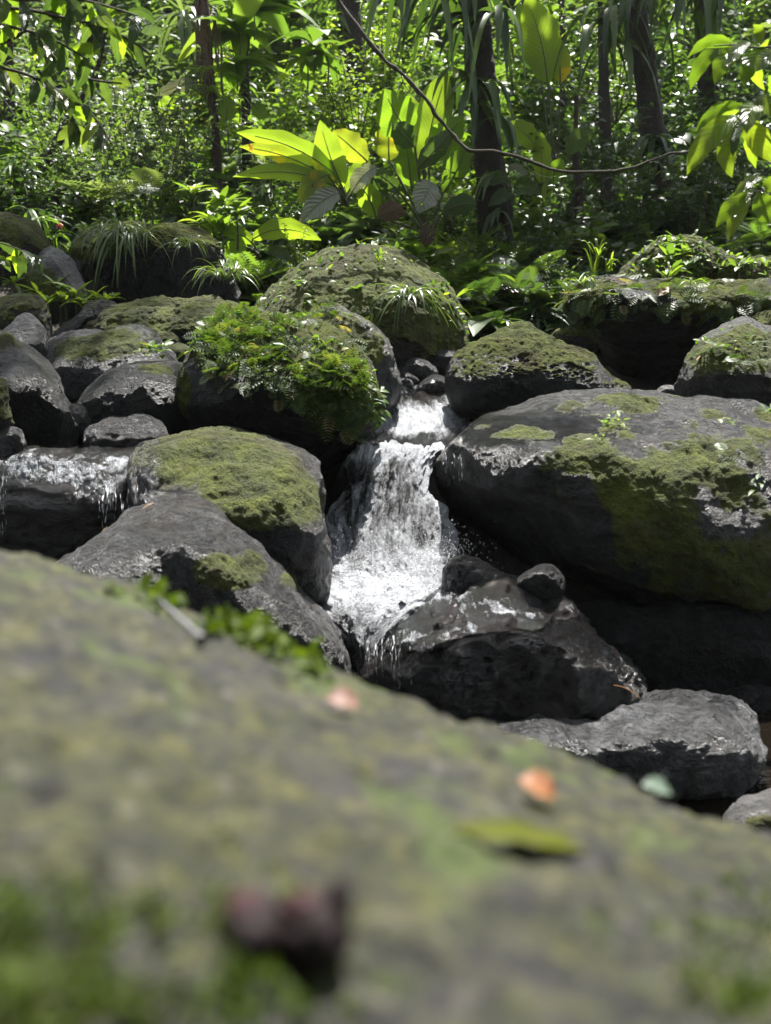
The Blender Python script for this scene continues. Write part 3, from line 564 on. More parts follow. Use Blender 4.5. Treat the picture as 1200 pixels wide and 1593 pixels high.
front = at(np.broadcast_to(cx[None], PY.shape), PY, 1 / inv)
tb = np.linspace(1, 0, 26)[:-1, None]
ridge = front[0][None]; dirn = nrm(np.stack([ridge[..., 0], ridge[..., 1], 0 * ridge[..., 0]], -1))
back = ridge + dirn * (np.sin(tb * math.pi / 2) * .55)[..., None] + np.array([0, 0, 1.]) * (-1.9 * (1 - np.cos(tb * math.pi / 2)) - .22 * tb)[..., None]
tn = np.linspace(0, 1, 20)[1:, None]; near = front[-1][None] + np.array([0, -1, 0.]) * (np.sin(tn * math.pi / 2) * .9)[..., None] + np.array([0, 0, -1.]) * ((1 - np.cos(tn * math.pi / 2)) * 1.9)[..., None]
P = np.concatenate([back, front, near]); nu = len(cx); nr_ = len(P)
ed = np.clip((np.abs(np.arange(nu) - nu / 2) - (nu / 2 - 14)) / 14, 0, 1); P[..., 2] -= (ed ** 2 * 1.6)[None]
N = nrm(np.cross(np.gradient(P, axis=1), np.gradient(P, axis=0))); N *= np.sign(N[len(back) + 60, nu // 2, 2])
hh = .020 * fbm(P * 6, 4, 71) + .012 * fbm(P * 22, 3, 72) + .004 * fbm(P * 70, 2, 73)
P = P + N * hh[..., None]
NB_P, NB_N, NB_CX = P[len(back):len(back) + nv], N[len(back):len(back) + nv], cx
i = (np.arange(nr_ - 1)[:, None] * nu + np.arange(nu - 1)[None]).ravel()
org = np.array([0, .8, -.8])
nbo = link('near_boulder', mesh_np('near_boulder', P.reshape(-1, 3) - org, np.stack([i, i + 1, i + nu + 1, i + nu], -1), mats=[M['near']]), loc=org)
tag(nbo, 'big lichen and moss covered boulder filling the blurred foreground', 'boulder')
def on_near(px, py):
    """point and normal of the near boulder's top at a pixel"""
    d = at(px, py, 1.0)[None] - CAM; d = d / np.linalg.norm(d); w = (NB_P - CAM); w = w / np.linalg.norm(w, axis=-1, keepdims=True)
    k = np.argmax((w * d.reshape(3)).sum(-1)); a, b = np.unravel_index(k, NB_P.shape[:2]); return NB_P[a, b], NB_N[a, b]
M['moss_near'] = leaf_mat('near_moss_leaf', [(0.0, (.010, .012, .004)), (.4, (.030, .032, .009)), (.75, (.055, .062, .013)), (1.0, (.045, .075, .008))], trans=.25, rough=.8, spec=.15)
L = Leaves(); n = 26000
a = rng.integers(0, nv - 1, n); b = rng.integers(24, nu - 24, n); Pp = NB_P[a, b] + rng.normal(0, .004, (n, 3)); Nn = NB_N[a, b]
keep = fbm(Pp * 9, 3, 77) + .25 * rng.standard_normal(n) > .03; Pp, Nn = Pp[keep], Nn[keep]; n = len(Pp)
for r in range(3): L.add(T_TUFT, Pp - Nn * .001, nrm(Nn * .6 + rng.standard_normal((n, 3)) * .7), rng.standard_normal((n, 3)), rng.uniform(.004, .011, n), np.clip(.42 + .6 * fbm(Pp * 12, 2, 78) + .1 * rng.standard_normal(n), 0, 1))
tag(L.build('moss', M['moss_near'], nbo, off=org), kind='stuff')
# ------------------------------------------------------------ plants: materials and templates
M['leaf_mid'] = leaf_mat('leaf_mid', [(0, (0.030, 0.062, 0.015)), (.5, (0.069, 0.125, 0.022)), (.85, (0.119, 0.181, 0.033)), (1, (0.200, 0.213, 0.037))], trans=.48, rough=.45, spec=.4)
M['leaf_bright'] = leaf_mat('leaf_bright', [(0, (0.052, 0.098, 0.014)), (.5, (0.098, 0.161, 0.021)), (1, (0.184, 0.230, 0.034))], trans=.52, rough=.45, spec=.4)
M['leaf_dark'] = leaf_mat('leaf_dark', [(0, (0.016, 0.035, 0.012)), (.6, (0.035, 0.070, 0.019)), (1, (0.074, 0.115, 0.027))], trans=.38, rough=.38, spec=.5)
M['leaf_grey'] = leaf_mat('leaf_greygreen', [(0, (0.037, 0.062, 0.030)), (.6, (0.075, 0.115, 0.053)), (1, (0.138, 0.175, 0.075))], trans=.42, rough=.45, spec=.45)
M['blade'] = leaf_mat('broad_blade', [(0, (.045, .085, .010)), (.5, (.075, .13, .012)), (1, (.12, .17, .018))], trans=.64, tcol=2.9, rough=.34, veins=.5, vs=16)
M['blade_dark'] = leaf_mat('broad_blade_dark', [(0, (.022, .045, .012)), (1, (.045, .08, .018))], trans=.4, rough=.3, veins=.5, vs=14)
M['blade_yellow'] = leaf_mat('yellowing_blade', [(0, (.09, .13, .012)), (1, (.16, .19, .02))], trans=.62, tcol=2.5, rough=.4, veins=.5, vs=18, yellow=.52)
M['blade_pale'] = leaf_mat('withered_blade', [(0, (.16, .17, .13)), (1, (.26, .27, .22))], trans=.3, tcol=1.2, rough=.5, veins=.8, vs=9)
M['blade_brown'] = leaf_mat('dead_blade', [(0, (.045, .022, .014)), (1, (.11, .06, .035))], trans=.25, tcol=1.2, rough=.7, veins=.8, vs=9)
M['near_leaf'] = leaf_mat('branch_leaf', [(0, (.05, .085, .010)), (.6, (.080, .135, .012)), (1, (.13, .17, .016))], trans=.62, tcol=2.8, rough=.30, spec=.6, veins=.8, vs=8, yellow=.70)
M['near_leaf_dark'] = leaf_mat('branch_leaf_dark', [(0, (.026, .052, .016)), (.6, (.052, .09, .024)), (1, (.11, .15, .03))], trans=.46, tcol=2.0, rough=.30, spec=.6, veins=.7, vs=8)
M['grass'] = leaf_mat('grass_blade', [(0, (.035, .065, .016)), (.7, (.075, .115, .03)), (1, (.13, .16, .06))], trans=.4, rough=.35)
M['near_sprig'] = leaf_mat('near_sprig', [(0, (.024, .042, .004)), (1, (.065, .10, .010))], trans=.35, tcol=1.6, rough=.6, spec=.2)
M['stem'] = plain('stem', (.03, .035, .015), (.07, .07, .03), .7, 20)
M['twig'] = plain('twig', (.025, .018, .012), (.07, .055, .04), .8, 25)
M['bark_dark'] = plain('bark_dark', (.010, .008, .006), (.045, .036, .028), .85, 9, 1.0, .05)
M['bark_moss'] = plain('bark_mossy', (.014, .014, .008), (.06, .055, .03), .85, 10, 1.0, .05)
M['bark_red'] = plain('bark_reddish', (.02, .011, .008), (.075, .042, .032), .85, 14, 1.0, .04)
M['root'] = plain('hanging_root', (.05, .03, .022), (.13, .085, .06), .85, 14, .6, .02)
M['liana'] = plain('liana_bark', (.022, .02, .009), (.075, .062, .032), .85, 26, 1.0, .03)
T_OV = [leaf_t(4, 2, .46, d, .3, 1.7, .7) for d in (.05, .25, .5)]
T_LAN = [leaf_t(4, 2, .26, d, .25, 1.5, .7) for d in (.1, .35, .6)]
T_STR = [leaf_t(6, 2, .10, d, .3, 3, .25) for d in (.5, .9, 1.3)]
T_BIG = [leaf_t(6, 2, .42, d, .3, 2.2, .55) for d in (.2, .45, .7)]
T_FERN = [fern_t(13, droop=d) for d in (.25, .5)]
T_FERNS = [fern_t(7, w=.5, droop=d) for d in (.2, .5)]

def rdir(n, zmin=-.2, zmax=1.0):
    a = rng.uniform(0, 2 * math.pi, n); z = rng.uniform(zmin, zmax, n); r = np.sqrt(np.maximum(0, 1 - z * z)); return np.stack([r * np.cos(a), r * np.sin(a), z], -1)
def mixadd(L, Ts, pos, dirs, ups, sc, tint, ws=None):
    k = rng.integers(0, len(Ts), len(pos))
    for j, T in enumerate(Ts):
        m = k == j
        if m.any(): L.add(T, pos[m], dirs[m], ups[m], np.broadcast_to(sc, (len(pos),))[m], np.broadcast_to(tint, (len(pos),))[m], None if ws is None else np.broadcast_to(ws, (len(pos),))[m])
def bez(p0, p1, p2, n):
    u = np.linspace(0, 1, n)[:, None]; return (1 - u) ** 2 * p0 + 2 * u * (1 - u) * p1 + u * u * p2
def sprig(L, LS, base, h, n_st, leaf, Ts, tint, spread=.5, gap=.055, stemr=.006):
    """upright twiggy shrub: curved stems carrying alternate leaves"""
    for _ in range(n_st):
        d = np.array([rng.normal(0, spread), rng.normal(0, spread), 1.0]); hh = h * rng.uniform(.55, 1.1)
        tip = base + d / np.linalg.norm(d) * hh + np.array([0, 0, -.12 * hh * abs(d[0])]); mid = (base + tip) / 2 + rng.normal(0, .08 * hh, 3)
        P = bez(base, mid, tip, 7)
        if LS is not None: LS.tube(P, np.linspace(stemr, stemr * .35, 7), 4)
        m = max(4, int(hh * .8 / gap)); u = np.linspace(.22, 1, m); Q = np.stack([np.interp(u, np.linspace(0, 1, 7), P[:, k]) for k in range(3)], -1)
        Q = np.repeat(Q, 2, 0); k = len(Q); a = np.arange(k) * 2.4 + rng.uniform(0, 6)
        D = np.stack([np.cos(a), np.sin(a), rng.uniform(-.35, .5, k)], -1); up = np.array([0, 0, 1.]) + rng.normal(0, .35, (k, 3))
        mixadd(L, Ts, Q + rng.normal(0, .015, (k, 3)), D, up, leaf * rng.uniform(.65, 1.25, k), np.clip(tint + rng.normal(0, .16, k), 0, 1))
def rosette(L, base, n, ln, Ts, tint, zlo=.1, zhi=1.1, ws=None):
    D = rdir(n, 0, .2); D[:, 2] = rng.uniform(zlo, zhi, n); up = np.array([0, 0, 1.]) + .15 * rng.standard_normal((n, 3))
    mixadd(L, Ts, np.repeat(base[None], n, 0) + rng.normal(0, .015, (n, 3)), D, up, ln * rng.uniform(.6, 1.15, n), np.clip(tint + rng.normal(0, .15, n), 0, 1), ws)

# ------------------------------------------------------------ undergrowth that reads as one mass
def undergrowth(n, y0, y1, x0, x1, sel, hmul=1.0):
    Ls = {k: Leaves() for k in ('leaf_mid', 'leaf_bright', 'leaf_dark', 'leaf_grey')}
    for _ in range(n):
        Y = rng.uniform(y0, y1); x = rng.uniform(x0, x1) * (Y * .42 + .4); z = float(ground_z(np.array(x), np.array(Y)))
        b = np.array([x, Y, z - .03]); m = fbm(np.array([[x * .55, Y * .45, 2.]]), 3, 8)[0]; q = rng.random()
        mat = sel(x / (Y * .42 + .4), m, q); L = Ls[mat]; tint = .45 + .5 * fbm(np.array([[x * .9, Y * .9, 7.]]), 2, 15)[0]
        sc = 1 + max(0, Y - 11) * .035; r = rng.random()
        if r < .34: sprig(L, L, b, rng.uniform(.5, 1.5) * hmul * sc, rng.integers(4, 8), rng.choice([.11, .15, .21, .30]) * sc, T_OV if rng.random() < .55 else T_LAN, tint, .55, .06 * sc)
        elif r < .70: rosette(L, b + np.array([0, 0, rng.uniform(.1, .6) * hmul]), rng.integers(9, 16), rng.uniform(.32, .62) * sc, T_BIG, tint)
        elif r < .84: rosette(L, b + np.array([0, 0, rng.uniform(.05, .5) * hmul]), rng.integers(7, 12), rng.uniform(.4, .75) * sc, T_FERN, tint, .2, 1.3)
        else: rosette(L, b + np.array([0, 0, rng.uniform(.1, .9) * hmul]), rng.integers(14, 24), rng.uniform(.3, .6) * sc, T_STR, tint)
    return Ls
def emit(Ls, nm):
    for k, L in Ls.items():
        if L.V: tag(L.build(nm, M[k]), kind='stuff')
def sel1(u, m, q):
    if u > .25: return 'leaf_dark' if q < .55 else ('leaf_mid' if q < .9 else 'leaf_grey')
    if u < -.45: return 'leaf_grey' if q < .5 else ('leaf_mid' if q < .85 else 'leaf_dark')
    return 'leaf_bright' if q < .35 + .5 * m else ('leaf_mid' if q < .8 else 'leaf_grey')
emit(undergrowth(110, 9.9, 11.2, .1, .8, sel1, .4), 'undergrowth')
emit(undergrowth(230, 10.9, 12.6, -1.15, 1.15, sel1, .55), 'undergrowth')
emit(undergrowth(420, 12.6, 16.5, -1.1, 1.1, sel1, 1.0), 'undergrowth')
emit(undergrowth(520, 16.5, 23, -1.05, 1.05, sel1, 1.9), 'undergrowth')
emit(undergrowth(330, 23, 30, -1.05, 1.05, lambda u, m, q: 'leaf_grey' if q < .6 else 'leaf_mid', 2.6), 'far_thicket_foliage')
# ------------------------------------------------------------ trees
def trunk_mesh(name, mat, path, rad, parent, off, sides=22, n=110, lump=.25, seed=1):
    Pk = catmull(np.array(path, float), n, False); rd = np.interp(np.linspace(0, 1, n), np.linspace(0, 1, len(rad)), rad)
    T = nrm(np.gradient(Pk, axis=0)); A = nrm(np.cross(T, np.array([0, 1., 0.1]))); B = np.cross(T, A); th = np.linspace(0, 2 * math.pi, sides, endpoint=False)
    C = np.cos(th)[None, :, None] * A[:, None] + np.sin(th)[None, :, None] * B[:, None]
    V0 = Pk[:, None] + C * rd[:, None, None]
    r = 1 + lump * fbm(V0 * np.array([7, 7, 2.2]), 3, seed) + lump * .5 * fbm(V0 * 22, 2, seed + 5)
    V = Pk[:, None] + C * (rd[:, None] * r)[..., None]
    j = np.arange(sides); j2 = (j + 1) % sides; rr = np.arange(n - 1)[:, None] * sides
    Q = np.stack([rr + j, rr + j2, rr + sides + j2, rr + sides + j], -1).reshape(-1, 4)
    return link(name, mesh_np(name, V.reshape(-1, 3) - off, Q, mats=[M[mat]]), parent), Pk
_crowns = {}
def crown_mesh(kind, n, leaf, rad, mat):
    if kind in _crowns: return _crowns[kind]
    L = Leaves(); k = 46
    c = rdir(k, -.5, 1) * rng.uniform(.35, 1, (k, 1)) * rad
    for i in range(k):
        m = n // k; P = c[i] + rng.normal(0, .32, (m, 3)) * np.array([1, 1, .55]); D = rdir(m, -.6, .4)
        mixadd(L, T_OV, P, D, np.array([0, 0, 1.]) + .4 * rng.standard_normal((m, 3)), leaf * rng.uniform(.7, 1.3, m), rng.uniform(.2, .8, m))
        L.tube(bez(np.array([0, 0, -1.5]), c[i] * .5 + np.array([0, 0, -.6]), c[i], 6), np.linspace(.06, .012, 6), 5)
    o = L.build('crown', M[mat]); _crowns[kind] = o.data; bpy.data.objects.remove(o); return _crowns[kind]
def tree(label, pts, Y, w, mat, top, crown=None, seed=1, lump=.25):
    """pts: pixel path from the foot up, w: widths in pixels; carried on above the picture to 'top'"""
    P = [at(x, y, Y + dy) for x, y, dy in [(p + (0,))[:3] for p in pts]]; P = [p.reshape(3) for p in P]
    foot = P[0] + np.array([0, 0, -.35]); lean = (P[-1] - P[0]) / max(.5, (P[-1] - P[0])[2])
    tp = np.array([P[-1][0] + lean[0] * .5 * (top - P[-1][2]), P[-1][1], top])
    e = empty('tree', foot, label, 'tree', 'forest trees')
    rad = [w[0] * 1.25 * Y / F / 2] + [a * Y / F / 2 for a in w] + [w[-1] * .6 * Y / F / 2]
    trunk_mesh('trunk', mat, [foot] + P + [tp], rad, e, foot, lump=lump, seed=seed)
    if crown:
        kind, n, leaf, r, cm, s = crown; me = crown_mesh(kind, n, leaf, r, cm); c = link('crown', me, e); c.location = tp - foot; c.scale = (s, s, s * .8); c.rotation_euler = (0, 0, seed * 1.7)
    return e
CR = ('a', 700, .24, np.array([2.3, 2.3, 1.3]), 'leaf_mid')  # unseen crowns, added only over trees whose shade is wanted
CRD = ('b', 1300, .26, np.array([2.3, 2.3, 1.2]), 'leaf_dark')
tree('thick dark trunk hung with strap leaves right of centre', [(778, 455), (772, 380), (765, 290), (757, 200), (748, 110), (738, 20), (734, -40)], 12.2, (52, 44, 38, 40, 42, 40, 38), 'bark_dark', 7.2, None, 3, .35)
tree('tall dark trunk curving up behind the mossy hump at right', [(1030, 370), (1026, 320), (1020, 240), (1008, 140), (992, 50), (984, -40)], 13.2, (40, 34, 32, 30, 32, 34), 'bark_dark', 8.0, None, 5, .3)
tree('reddish trunk wrapped in hanging roots at upper left', [(340, 330), (338, 250), (333, 160), (325, 90), (318, 20), (312, -40)], 15, (10, 11, 15, 19, 20, 20), 'bark_red', 11, None, 7, .4)
tree('slim dotted grey brown trunk beside the reddish one', [(385, 340), (384, 250), (382, 150), (380, 60), (380, -40)], 15.6, (14, 13, 13, 13, 13), 'bark_dark', 16, CR + (1.0,), 9)
tree('thin dark trunk near the left edge behind drooping leaves', [(22, 330), (18, 230), (14, 120), (16, 20), (14, -40)], 17, (16, 13, 11, 11, 11), 'bark_dark', 11, None, 11)
tree('thin straight stem between broad leaf and right trunk', [(878, 330), (877, 200), (876, 60), (875, -40)], 18, (9, 8, 8, 8), 'bark_dark', 12, CRD + (1.0,), 13)
tree('pair of dark stems at top centre, thicker one', [(552, 120), (550, 70), (548, 20), (548, -40)], 20, (26, 24, 22, 22), 'bark_dark', 23, CR + (.75,), 15)
tree('pair of dark stems at top centre, thinner one', [(533, 130), (531, 70), (529, 20), (528, -40)], 19.5, (9, 9, 9, 9), 'bark_dark', 12, None, 17)
tree('slim trunk in deep shade left of the curving one', [(945, 330), (943, 230), (940, 130), (938, 20), (936, -40)], 15.5, (18, 16, 15, 14, 14), 'bark_dark', 8.5, None, 19)
tree('broad shaded trunk behind the leafy branch at right', [(1112, 350), (1108, 230), (1100, 110), (1098, 10), (1096, -40)], 16, (34, 30, 28, 28, 28), 'bark_dark', 9, CRD + (.8,), 21)
tree('brown trunk clothed in fern in the hazy gap at top', [(457, 190), (458, 120), (460, 40), (462, -40)], 22, (20, 18, 18, 18), 'bark_moss', 13, None, 23)
tree('slanted dark stem rising from the left thicket', [(40, 320), (60, 270), (85, 225), (118, 170), (150, 110)], 13.5, (22, 18, 14, 10, 7), 'bark_dark', 4.7, None, 25)
tree('short dead stump with bent arm in the bushes', [(70, 330), (85, 310), (100, 298), (125, 290)], 12.8, (20, 18, 14, 10), 'bark_dark', 2.75, None, 27)
tree('small brown stem beside the mossy dome at right', [(900, 400), (902, 340), (900, 290), (896, 240)], 12.6, (14, 12, 10, 8), 'bark_red', 3.6, None, 29)

# unseen leaf clumps added behind and beside the camera to darken rock fronts
L = Leaves()
def clumps(n, lo, hi, m, leaf, sp=.38):
    c = rng.uniform(lo, hi, (n, 3))
    for i in range(n):
        P = c[i] + rng.normal(0, sp, (m, 3)) * np.array([1, 1, .6]); mixadd(L, T_OV, P, rdir(m, -.6, .4), np.array([0, 0, 1.]) + .4 * rng.standard_normal((m, 3)), leaf * rng.uniform(.7, 1.3, m), rng.uniform(.2, .8, m))
clumps(70, (-5, -6.5, 4.5), (5, 1.0, 8.0), 60, .34)
clumps(60, (-6, -8, .5), (6, -6, 6), 60, .36)
clumps(36, (-6.5, -5, 1.0), (-5, 7.5, 5.5), 60, .32); clumps(36, (4.6, -5, 1.0), (6.2, 7, 5.5), 60, .32)
tag(L.build('added_shade_canopy', M['leaf_dark']), kind='stuff')

# the liana
P = catmull(np.array([(505, -40, 9.9), (530, 5, 9.9), (560, 45, 9.8), (595, 85, 9.7), (640, 130, 9.6), (680, 180, 9.5), (705, 210, 9.5), (730, 235, 9.4), (765, 235, 9.4), (805, 242, 9.4), (840, 255, 9.4), (880, 266, 9.3), (940, 267, 9.2), (985, 262, 9.2), (1015, 250, 9.2), (1045, 240, 9.1), (1075, 237, 9.1), (1130, 225, 9.0)], float), 150, False)
P3 = at(P[:, 0], P[:, 1], P[:, 2]) + .012 * np.stack([fbm(np.stack([np.arange(150) * .16, np.zeros(150), np.full(150, k * 5.)], -1), 3, 4) for k in range(3)], -1) * 2
L = Leaves(); L.tube(P3, (.021 - .010 * np.linspace(0, 1, 150)) * (1 + .5 * fbm(P3 * 14, 3, 9)), 8)
for k in (38, 62, 88, 96, 112, 128):
    q = P3[k]; L.tube(bez(q, q + np.array([rng.normal(0, .06), -.02, -.12]), q + np.array([rng.normal(0, .1), 0, -rng.uniform(.15, .4)]), 8), np.linspace(.005, .002, 8), 4)
tag(L.build('liana', M['liana']), 'long sagging mossy vine strung in front of the thick trunk', 'vine')
# roots hanging on the reddish trunk and from the right trunk
L = Leaves()
for _ in range(26):
    x = rng.normal(318, 9); y0 = rng.uniform(-30, 60); y1 = y0 + rng.uniform(60, 150)
    yy = np.linspace(y0, y1, 8); L.tube(at(x + (yy - y0) * .06 + rng.normal(0, 1.2, 8), yy, 14.8), rng.uniform(.008, .02), 4)
tag(L.build('aerial_roots', M['root']), 'reddish aerial roots hanging in a sheaf down the reddish trunk', 'roots')
L = Leaves()
for _ in range(16):
    x = rng.uniform(1060, 1085); yy = np.linspace(rng.uniform(300, 330), 380, 8); L.tube(at(x + rng.normal(0, 1.5, 8), yy, 12.9), rng.uniform(.008, .022), 4)
tag(L.build('aerial_roots', M['root']), 'brown root bundle standing right of the mossy hump', 'roots')

# ------------------------------------------------------------ broad leaved plants, leaf by leaf
def blade(L, p0, p1, p2, w, tint=.5, nu=14, nv=4, tip=2.6, base=.45, fold=.22, side=None, tear=0.0, twist=0.0):
    P = bez(p0, p1, p2, nu + 1); T = nrm(np.gradient(P, axis=0)); u = np.linspace(0, 1, nu + 1)
    if side is None: side = nrm(np.cross(T.mean(0), nrm(CAM - P.mean(0)))); 
    s = nrm(np.asarray(side)[None] - T * (T @ np.asarray(side))[:, None]); nn = nrm(np.cross(s, T)); nn *= np.sign(nn[:, 2].mean() + 1e-6)
    if twist:
        a = twist * u; s, nn = s * np.cos(a)[:, None] + nn * np.sin(a)[:, None], nn * np.cos(a)[:, None] - s * np.sin(a)[:, None]
    pr = u ** base * (1 - u ** tip); pr = pr / pr.max(); pr[0] = .08; pr[-1] = .02; v = np.linspace(-1, 1, nv + 1)
    ph = rng.uniform(0, 6, 2); wob = 1 + .09 * np.sin(u * 23 + ph[0])[:, None] + tear * rng.normal(0, 1, (nu + 1, nv + 1)) * (np.abs(v) > .9)
    V = P[:, None] + s[:, None] * (v[None] * pr[:, None] * w / 2 * wob)[..., None] + nn[:, None] * ((fold * np.abs(v)[None] + .11 * np.sin(u * 17 + ph[1])[:, None] * np.abs(v)) * pr[:, None] * w / 2)[..., None]
    n = nv + 1; i = (np.arange(nu)[:, None] * n + np.arange(nv)[None]).ravel(); uv = np.stack(np.broadcast_arrays((v[None] + 1) / 2, u[:, None]), -1).reshape(-1, 2)
    L.V.append(V.reshape(-1, 3)); L.Q.append(np.stack([i, i + 1, i + n + 1, i + n], -1) + L.n); L.uv.append(uv); L.t.append(np.full(len(uv), tint)); L.n += len(uv)
def A3(p, Y): 
    d = p[2] if len(p) > 2 else 0
    return at(p[0], p[1], Y + d).reshape(3)
def leafplant(name, label, cat, base, Y, leaves, stem_r=.014, group=None, stems=True, stemmat='stem'):
    """leaves: (material, root px, middle px, tip px, width px[, tint]); each leaf a part of its own"""
    b = A3(base, Y); e = empty(name, b, label, cat, group); SL = Leaves()
    for lf in leaves:
        m, p0, p1, p2, w = lf[:5]; L = Leaves(); q0, q1, q2 = A3(p0, Y), A3(p1, Y), A3(p2, Y)
        blade(L, q0, q1, q2, w * Y / F, lf[5] if len(lf) > 5 else rng.uniform(.3, .8), tear=.05 if 'yellow' in m or 'pale' in m else 0.0)
        L.build('leaf', M[m], e, off=b)
        if stems: SL.tube(bez(b + rng.normal(0, .02, 3), (b + q0) / 2 + np.array([0, .02, .04]), q0, 8), np.linspace(stem_r, stem_r * .6, 8), 6)
        SL.tube(bez(q0, q1, q2, 8)[:7] + np.array([0, .004, -.004]), np.linspace(stem_r * .6, stem_r * .25, 7), 5)
    SL.build('stem', M[stemmat], e, off=b)
    return e
leafplant('broad_leaved_plant', 'clump of tall glowing paddle leaves in the middle of the bank', 'plant', (668, 368), 11.6, [
    ('blade', (642, 207), (618, 190, -.1), (598, 138, -.15), 62, .35), ('blade', (660, 262), (668, 190, .1), (696, 108, .2), 58, .85), ('blade', (655, 235, .3), (640, 195, .35), (640, 150, .4), 44, .9),
    ('blade_dark', (645, 228, -.2), (628, 210, -.3), (611, 190, -.35), 34, .6), ('blade_yellow', (606, 250, .2), (604, 220, .2), (606, 192, .25), 44, .7), ('blade', (668, 250, -.1), (690, 215, -.15), (722, 180, -.2), 46, .6),
    ('blade_dark', (650, 262, -.25), (678, 232, -.35), (706, 200, -.4), 30, .8), ('blade', (585, 338, -.3), (578, 305, -.4), (557, 285, -.45), 34, .8), ('blade_dark', (600, 305, -.1), (585, 285, -.2), (574, 262, -.2), 32, .5),
    ('blade_dark', (622, 300, -.1), (600, 272, -.2), (580, 268, -.3), 26, .9), ('blade', (690, 300, .1), (716, 262, .1), (728, 215, .2), 34, .5), ('blade_dark', (690, 330, -.1), (720, 312, -.2), (742, 318, -.3), 30, .5),
    ('blade', (640, 290, .1), (636, 250, .1), (632, 222, .1), 40, .5)], .018)
leafplant('withered_leaf', 'pale withered leaf hanging below the paddle leaves', 'leaf', (678, 282), 11.1, [('blade_pale', (674, 284), (662, 300, -.08), (652, 332, -.1), 40, .6)], .006, stems=False)
leafplant('withered_leaf', 'crumpled brown leaf lying under the paddle leaf clump', 'leaf', (585, 330), 11.0, [('blade_brown', (588, 336), (605, 322, -.08), (632, 334, -.1), 30, .6)], .006, stems=False)
leafplant('withered_leaf', 'dark reddish curled leaf hanging above the mossy dome', 'leaf', (665, 345), 10.9, [('blade_brown', (664, 345), (668, 365, -.08), (662, 385, -.05), 24, .2)], .006, stems=False)
leafplant('broad_leaved_plant', 'yellowing clump of arching torn leaves left of the paddle leaves', 'plant', (538, 318), 11.3, [
    ('blade', (534, 292), (512, 245, -.1), (498, 187, -.1), 42, 1.0), ('blade', (528, 278), (470, 218, -.25), (368, 206, -.4), 34, .9), ('blade_yellow', (526, 285), (450, 232, -.4), (372, 228, -.6), 24, .9),
    ('blade', (522, 290, -.1), (455, 252, -.4), (362, 275, -.6), 24, 1.0), ('blade_yellow', (572, 250, .1), (545, 225, .1), (518, 203, .1), 40, .9), ('blade_yellow', (510, 272, -.2), (480, 280, -.3), (466, 318, -.35), 30, 1.0),
    ('blade_pale', (528, 300, -.2), (498, 308, -.35), (466, 348, -.4), 34, .7), ('blade_pale', (586, 260, -.1), (556, 272, -.2), (548, 302, -.2), 26, .9), ('blade_dark', (520, 315, -.1), (500, 300, -.2), (470, 290, -.3), 22, .5),
    ('blade', (540, 300, .2), (560, 270, .2), (572, 235, .3), 30, .7)], .014)
leafplant('broad_leaved_plant', 'low arching bright green leaves just above the mossy dome', 'plant', (400, 398), 10.6, [
    ('blade', (392, 372), (440, 338, -.1), (500, 374, -.15), 30, 1.0), ('blade', (395, 380), (370, 352, -.1), (345, 366, -.15), 22, .8), ('blade', (385, 385), (365, 380, -.1), (352, 392, -.1), 20, .9), ('blade_dark', (410, 390), (440, 385, -.1), (455, 410, -.1), 18, .8)], .010)
leafplant('broad_leaved_plant', 'single tall banana like leaf standing right of the thick trunk', 'plant', (868, 320), 12.6, [('blade', (852, 128), (848, 60), (818, -5, -.1), 58, .8), ('blade', (838, 100, .3), (826, 50, .4), (806, 5, .4), 40, .6), ('blade_yellow', (872, 128, .3), (872, 95, .3), (868, 62, .3), 32, .9)], .016)
leafplant('broad_leaved_plant', 'cupped bright leaves on tall stalks under the sagging vine', 'plant', (862, 345), 11.9, [('blade', (842, 285), (846, 245, -.05), (840, 203, -.1), 28, .9), ('blade', (838, 230), (820, 208, -.1), (795, 188, -.15), 32, .7), ('blade_dark', (884, 240), (895, 212, -.1), (926, 206, -.15), 30, .9),
    ('blade', (852, 290, -.1), (868, 265, -.15), (872, 245, -.2), 26, .4), ('blade', (855, 325, -.1), (852, 300, -.1), (850, 278, -.1), 18, 1.0)], .010)
leafplant('broad_leaved_plant', 'upright light green leaf standing between the two left trunks', 'plant', (356, 240), 14.6, [('blade', (352, 188), (354, 168), (356, 148), 30, .9), ('blade', (262, 178), (255, 165), (270, 150), 26, .8), ('blade_pale', (310, 128), (280, 128, -.2), (240, 150, -.3), 18, .4), ('blade', (400, 205, -.3), (385, 200, -.3), (366, 212, -.3), 16, .9), ('blade', (395, 160), (402, 175), (418, 182), 22, .6)], .012)
leafplant('broad_leaved_plant', 'glossy pale leaves under the vine beside the thick trunk', 'plant', (800, 320), 12.0, [('blade_pale', (790, 262), (805, 262, -.1), (822, 272, -.2), 18, .3), ('blade_dark', (790, 275), (770, 272, -.1), (745, 290, -.2), 20, .9), ('blade_dark', (800, 290), (818, 285, -.1), (842, 300, -.2), 22, .8), ('blade_dark', (795, 300), (780, 300, -.1), (760, 322, -.2), 20, .5)], .008)

